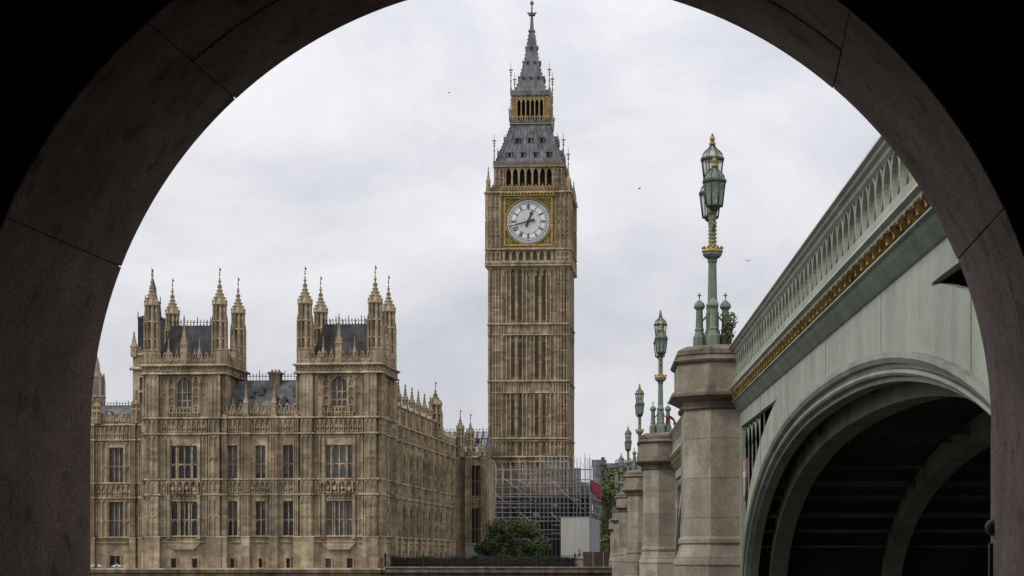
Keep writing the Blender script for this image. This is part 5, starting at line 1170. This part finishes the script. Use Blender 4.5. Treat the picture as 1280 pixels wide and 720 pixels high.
# granite piers with half octagonal cutwaters
def oct_plan(g, yc):                                             # g = growth beyond the shaft
    return [(3.78, yc + 1.5 + g), (2.87 - g * 0.41, yc + 1.5 + g), (2.27 - g, yc + 0.92 + g * 0.41), (2.27 - g, yc - 0.92 - g * 0.41), (2.87 - g * 0.41, yc - 1.5 - g), (3.78, yc - 1.5 - g)]
for i, yc in enumerate(PY):
    t_ = tp(yc) + 0.02
    def stack(lst): return [[(x, y, z) for x, y in oct_plan(g, yc)] for g, z in lst]
    mb = BM(); mb.loft(stack([(0.0, 2.55), (0.0, t_ - 1.55)])); mb.build('pier', GRANITE)
    mb = BM(); mb.loft(stack([(0.16, WATERZ - 2), (0.16, 1.5), (0.19, 1.54), (0.17, 1.62), (0.08, 1.85), (0.03, 2.02), (0.07, 2.06), (0.07, 2.15), (0.02, 2.22), (0.02, 2.552)])); mb.build('pier_base', GRANITE)
    mb = BM(); mb.loft(stack([(0.0, t_ - 1.552), (0.07, t_ - 1.51), (0.08, t_ - 1.44), (0.03, t_ - 1.40), (0.03, t_ - 1.36), (0.22, t_ - 1.26), (0.31, t_ - 1.22), (0.31, t_ - 1.15), (0.24, t_ - 1.08), (0.17, t_ - 0.98)])); mb.build('pier_cornice', GRANITEW)
    mb = BM(); mb.loft(stack([(0.165, t_ - 0.985), (0.165, t_ - 0.45)])); mb.build('pier_block', GRANITE)
    mb = BM(); mb.loft(stack([(0.16, t_ - 0.455), (0.24, t_ - 0.41), (0.27, t_ - 0.36), (0.20, t_ - 0.31), (0.14, t_ - 0.24), (0.17, t_ - 0.22), (0.17, t_ - 0.12), (0.12, t_ - 0.08), (-0.05, t_ + 0.0), (-0.6, t_ + 0.06)])); mb.build('pier_cap', GRANITEW)
    mb = BM().box(3.78, 3.5 + N2, yc - 1.45, yc + 1.45, WATERZ - 2, t_ - 1.52); mb.build('pier_wall', SHADE)  # pier wall coloured near-black for the shade under the deck

# ------------------------------------------------------------------ bridge lamps
lamp = thing('street_lamp', 'green and gold triple lantern lamp on the nearest bridge pier', 'street lamp', (3.0, PY[0], tp(PY[0]) + 0.08), 0, 'lamps on the bridge piers')
mb = MB()
mb.lathe(0, 0, [(0.20, 0), (0.20, 0.42), (0.16, 0.5), (0.15, 0.75), (0.17, 0.78), (0.15, 0.82), (0.15, 1.05), (0.17, 1.09), (0.125, 1.14), (0.105, 2.15), (0.125, 2.18), (0.125, 2.24)])
mb.lathe(0, 0, [(0.10, 2.24), (0.20, 2.30), (0.25, 2.36), (0.25, 2.42), (0.18, 2.44)])
for k in range(4):
    a = k * PI / 2 + PI / 4; mb.box(0.17 * math.cos(a) - 0.03, 0.17 * math.cos(a) + 0.03, 0.17 * math.sin(a) - 0.03, 0.17 * math.sin(a) + 0.03, 0.3, 0.9)
mb.lathe(0, 0, [(0.10, 2.44), (0.085, 2.5), (0.085, 3.35), (0.13, 3.42), (0.13, 3.5), (0.09, 3.55), (0.09, 4.0), (0.16, 4.03)])
mb.build('post', LGREEN, lamp)
mb = MB(); mb.lathe(0, 0, [(0.25, 2.42), (0.27, 2.44), (0.25, 2.48), (0.23, 2.52)], 16)
for k in range(12): a = k * PI / 6; mb.ball((0.24 * math.cos(a), 0.24 * math.sin(a), 2.535), 0.035, 5, 4)
for k in range(8):
    for a in range(4): g = a * PI / 2; mb.ball((0.072 * math.cos(g), 0.072 * math.sin(g), 2.60 + k * 0.095), 0.045, 5, 4, (1, 1, 0.8))
mb.build('gilt_band', GOLD, lamp)
for k in range(4):
    a = k * PI / 2; c, s = 0.32 * math.cos(a), 0.32 * math.sin(a); mb = MB()
    mb.lathe(c, s, [(0.165, 0), (0.165, 0.28), (0.135, 0.34), (0.105, 0.42), (0.125, 0.46), (0.10, 0.52), (0.085, 0.96), (0.11, 0.99), (0.145, 1.03), (0.145, 1.07), (0.12, 1.13), (0.06, 1.19), (0.025, 1.22)])
    mb.box(c - 0.015, c + 0.015, s - 0.015, s + 0.015, 1.24, 1.40); mb.box(c - 0.05, c + 0.05, s - 0.012, s + 0.012, 1.32, 1.35); mb.box(c - 0.012, c + 0.012, s - 0.05, s + 0.05, 1.32, 1.35)
    mb.tube([(c, s, 0.45), (c * 0.75, s * 0.75, 0.7), (c * 0.4, s * 0.4, 0.82)], 0.025, 5)
    mb.build('colonnette', LGREEN, lamp)
def lantern(y, z):
    mb = MB(); g = MB()
    n = 8; rb, rt, h = 0.205, 0.275, 0.58
    mb.lathe(0, y, [(0.05, z - 0.22), (0.06, z - 0.14), (0.13, z - 0.08), (0.16, z - 0.03), (rb + 0.015, z - 0.02), (rb + 0.02, z + 0.02)])
    mb.lathe(0, y, [(rt + 0.0, z + h - 0.02), (rt + 0.035, z + h), (rt + 0.035, z + h + 0.045), (rt + 0.0, z + h + 0.07)])
    cap = [(rt, z + h + 0.06), (rt * 0.92, z + h + 0.14), (rt * 0.7, z + h + 0.22), (rt * 0.4, z + h + 0.29), (0.07, z + h + 0.36), (0.05, z + h + 0.40)]
    for k in range(8):
        a = PI / 8 + k * PI / 4; c, s = math.cos(a), math.sin(a)
        mb.tube([(rb * c, y + rb * s, z), (rt * c, y + rt * s, z + h)], 0.017, 4); mb.tube([(r_ * c, y + r_ * s, q) for r_, q in cap], 0.014, 4)
    o = mb.build('lantern', LDARK, lamp)
    g = MB(); g.lathe(0, y, [(rb - 0.01, z + 0.021), (rt - 0.015, z + h - 0.021)]); g.lathe(0, y, [(r_ - 0.012, q) for r_, q in cap[:-1]]); g.build('glass', LGLASS, o)
    g = MB(); q = z + h + 0.38
    g.lathe(0, y, [(0.05, q), (0.085, q + 0.02), (0.085, q + 0.06), (0.045, q + 0.09), (0.075, q + 0.16), (0.03, q + 0.21), (0.02, q + 0.24)], 8); g.ball((0, y, q + 0.27), 0.035, 6, 5); g.box(-0.055, 0.055, y - 0.015, y + 0.015, q + 0.2, q + 0.225); g.build('finial', GOLD, o)
lantern(0.0, 4.16); lantern(-0.78, 3.45); lantern(0.78, 3.45)
for s in (-1, 1):
    mb = MB(); mb.tube([(0, s * 0.08, 3.0), (0, s * 0.35, 2.92), (0, s * 0.65, 3.0), (0, s * 0.78, 3.2), (0, s * 0.78, 3.28)], [0.03, 0.04, 0.04, 0.035, 0.04], 6); mb.tube([(0, s * 0.1, 3.45), (0, s * 0.4, 3.25), (0, s * 0.72, 3.22)], 0.02, 5)
    mb.ball((0, s * 0.78, 3.0), 0.05, 6, 5); mb.build('arm', LGREEN, lamp)
lamp.scale = (1, 1, 0.975)
names = ['second lamp out along the bridge, smaller than the nearest one', 'third lamp out along the bridge, thin against the sky', 'fourth lamp along the bridge, low above the trees',
         'fifth tiny lamp along the bridge, partly hidden by the fourth', 'last and smallest lamp at the far end of the bridge']
for i in range(1, 6):
    c = copy_tree(lamp, None, (3.0, PY[i], tp(PY[i]) + 0.08)); c['label'] = 'green triple lantern lamp, ' + names[i - 1]
# weeds, ribbon
wd = thing('weeds', 'straggly weeds growing from the nearest pier cap at the lamp foot', 'weeds', (3.38, 47.6, tp(48) + 0.05))
mb = MB(); r_ = random.Random(4)
for k in range(260):
    a = r_.uniform(0, 2 * PI); h = r_.uniform(0.05, 0.85); q = r_.uniform(0, 0.20) * (0.4 + h); p = Vector((q * math.cos(a), q * math.sin(a), h)); s = r_.uniform(0.012, 0.04)
    u_ = Vector((r_.gauss(0, 1), r_.gauss(0, 1), r_.gauss(0, 1))).normalized(); b = u_.orthogonal(); mb.add([p - u_ * s * 1.8, p - b * s, p + u_ * s * 1.8, p + b * s], [(0, 1, 2, 3)])
for k in range(14): a = r_.uniform(0, 2 * PI); mb.tube([(0, 0, 0), (0.06 * math.cos(a), 0.06 * math.sin(a), 0.3), (0.17 * math.cos(a), 0.17 * math.sin(a), r_.uniform(0.4, 0.85))], 0.006, 3)
mb.build('stems', mat('weed_green', (0.13, 0.15, 0.08), (0.075, 0.075, 0.045), 0.8, nscale=5), wd, False)
rbn = MB(); pts = [(0, 0, 0), (0.15, 0.02, 0.22), (0.32, 0, 0.1), (0.45, 0.03, -0.15), (0.3, 0, -0.05)]
rbn.loft([[(x, y - 0.01, z - 0.07), (x, y + 0.01, z - 0.07), (x, y + 0.01, z + 0.07), (x, y - 0.01, z + 0.07)] for x, y, z in pts]); o = rbn.build('ribbon', RED); o.location = (3.24, PY[1] - 0.2, tp(PY[1]) + 0.55); tag(o, 'scrap of red ribbon tied to the second bridge lamp', 'ribbon')

# ------------------------------------------------------------------ birds
def flying(px, py, d, label, s=0.32, rz=0.4):
    mb = MB(); mb.tube([(-0.28 * s, 0, 0), (-0.1 * s, 0, 0.02 * s), (0.2 * s, 0, 0), (0.4 * s, 0, -0.02)], [0.02, 0.09 * s, 0.07 * s, 0.01], 6)
    b = thing('bird', label, 'bird', (wx(px, d), d, wz(py, d)), rz, 'birds in the sky'); mb.build('body', DFEATHER, b)
    for sg in (-1, 1):
        w = MB(); w.loft([[(-0.12 * s, 0.05 * s * sg, 0.0), (0.15 * s, 0.05 * s * sg, 0.0), (0.15 * s, 0.05 * s * sg, 0.02), (-0.12 * s, 0.05 * s * sg, 0.02)], [(-0.05 * s, 0.5 * s * sg, 0.2 * s), (0.15 * s, 0.5 * s * sg, 0.2 * s), (0.15 * s, 0.5 * s * sg, 0.215 * s), (-0.05 * s, 0.5 * s * sg, 0.215 * s)], [(0.12 * s, 1.0 * s * sg, 0.1 * s), (0.17 * s, 1.0 * s * sg, 0.1 * s), (0.17 * s, 1.0 * s * sg, 0.11 * s), (0.12 * s, 1.0 * s * sg, 0.11 * s)]])
        w.build('wing', DFEATHER, b)
flying(799, 236, 140, 'tiny dark bird flying in the sky right of the clock tower'); flying(935, 326, 120, 'tiny dark bird flying just above the bridge parapet', rz=1.2); flying(561, 116, 190, 'tiny dark bird flying high left of the spire')
for k, px in enumerate((115, 124.5, 143.5, 149.5)):
    d = 216.8; mb = MB(); mb.ball((0, 0, 0.24), 0.13, 8, 6, (1.7, 0.9, 0.95)); mb.ball((0.2, 0, 0.40), 0.075, 7, 5); mb.tube([(-0.15, 0, 0.26), (-0.42, 0, 0.22)], [0.06, 0.015], 5); mb.tube([(0.12, 0, 0.3), (0.2, 0, 0.4)], 0.06, 6)
    mb.tube([(0.27, 0, 0.40), (0.36, 0, 0.38)], [0.025, 0.008], 4); mb.tube([(0.02, 0.04, 0), (0.02, 0.04, 0.2)], 0.012, 4); mb.tube([(0.02, -0.04, 0), (0.02, -0.04, 0.2)], 0.012, 4)
    o = mb.build('gull', FEATHER); o.location = (wx(px, d), P0[1] - 0.9 + (wx(px, d) - P0[0]) * math.tan(TH), WATERZ + ztw + 0.22); o.rotation_euler = (0, 0, (0.3, 2.6, 0.1, 3.0)[k])
    tag(o, ('leftmost white gull perched on the river wall', 'second white gull from the left on the river wall', 'white gull on the river wall below the small barred window', 'rightmost of the four white gulls on the river wall')[k], 'gull', 'gulls on the river wall')
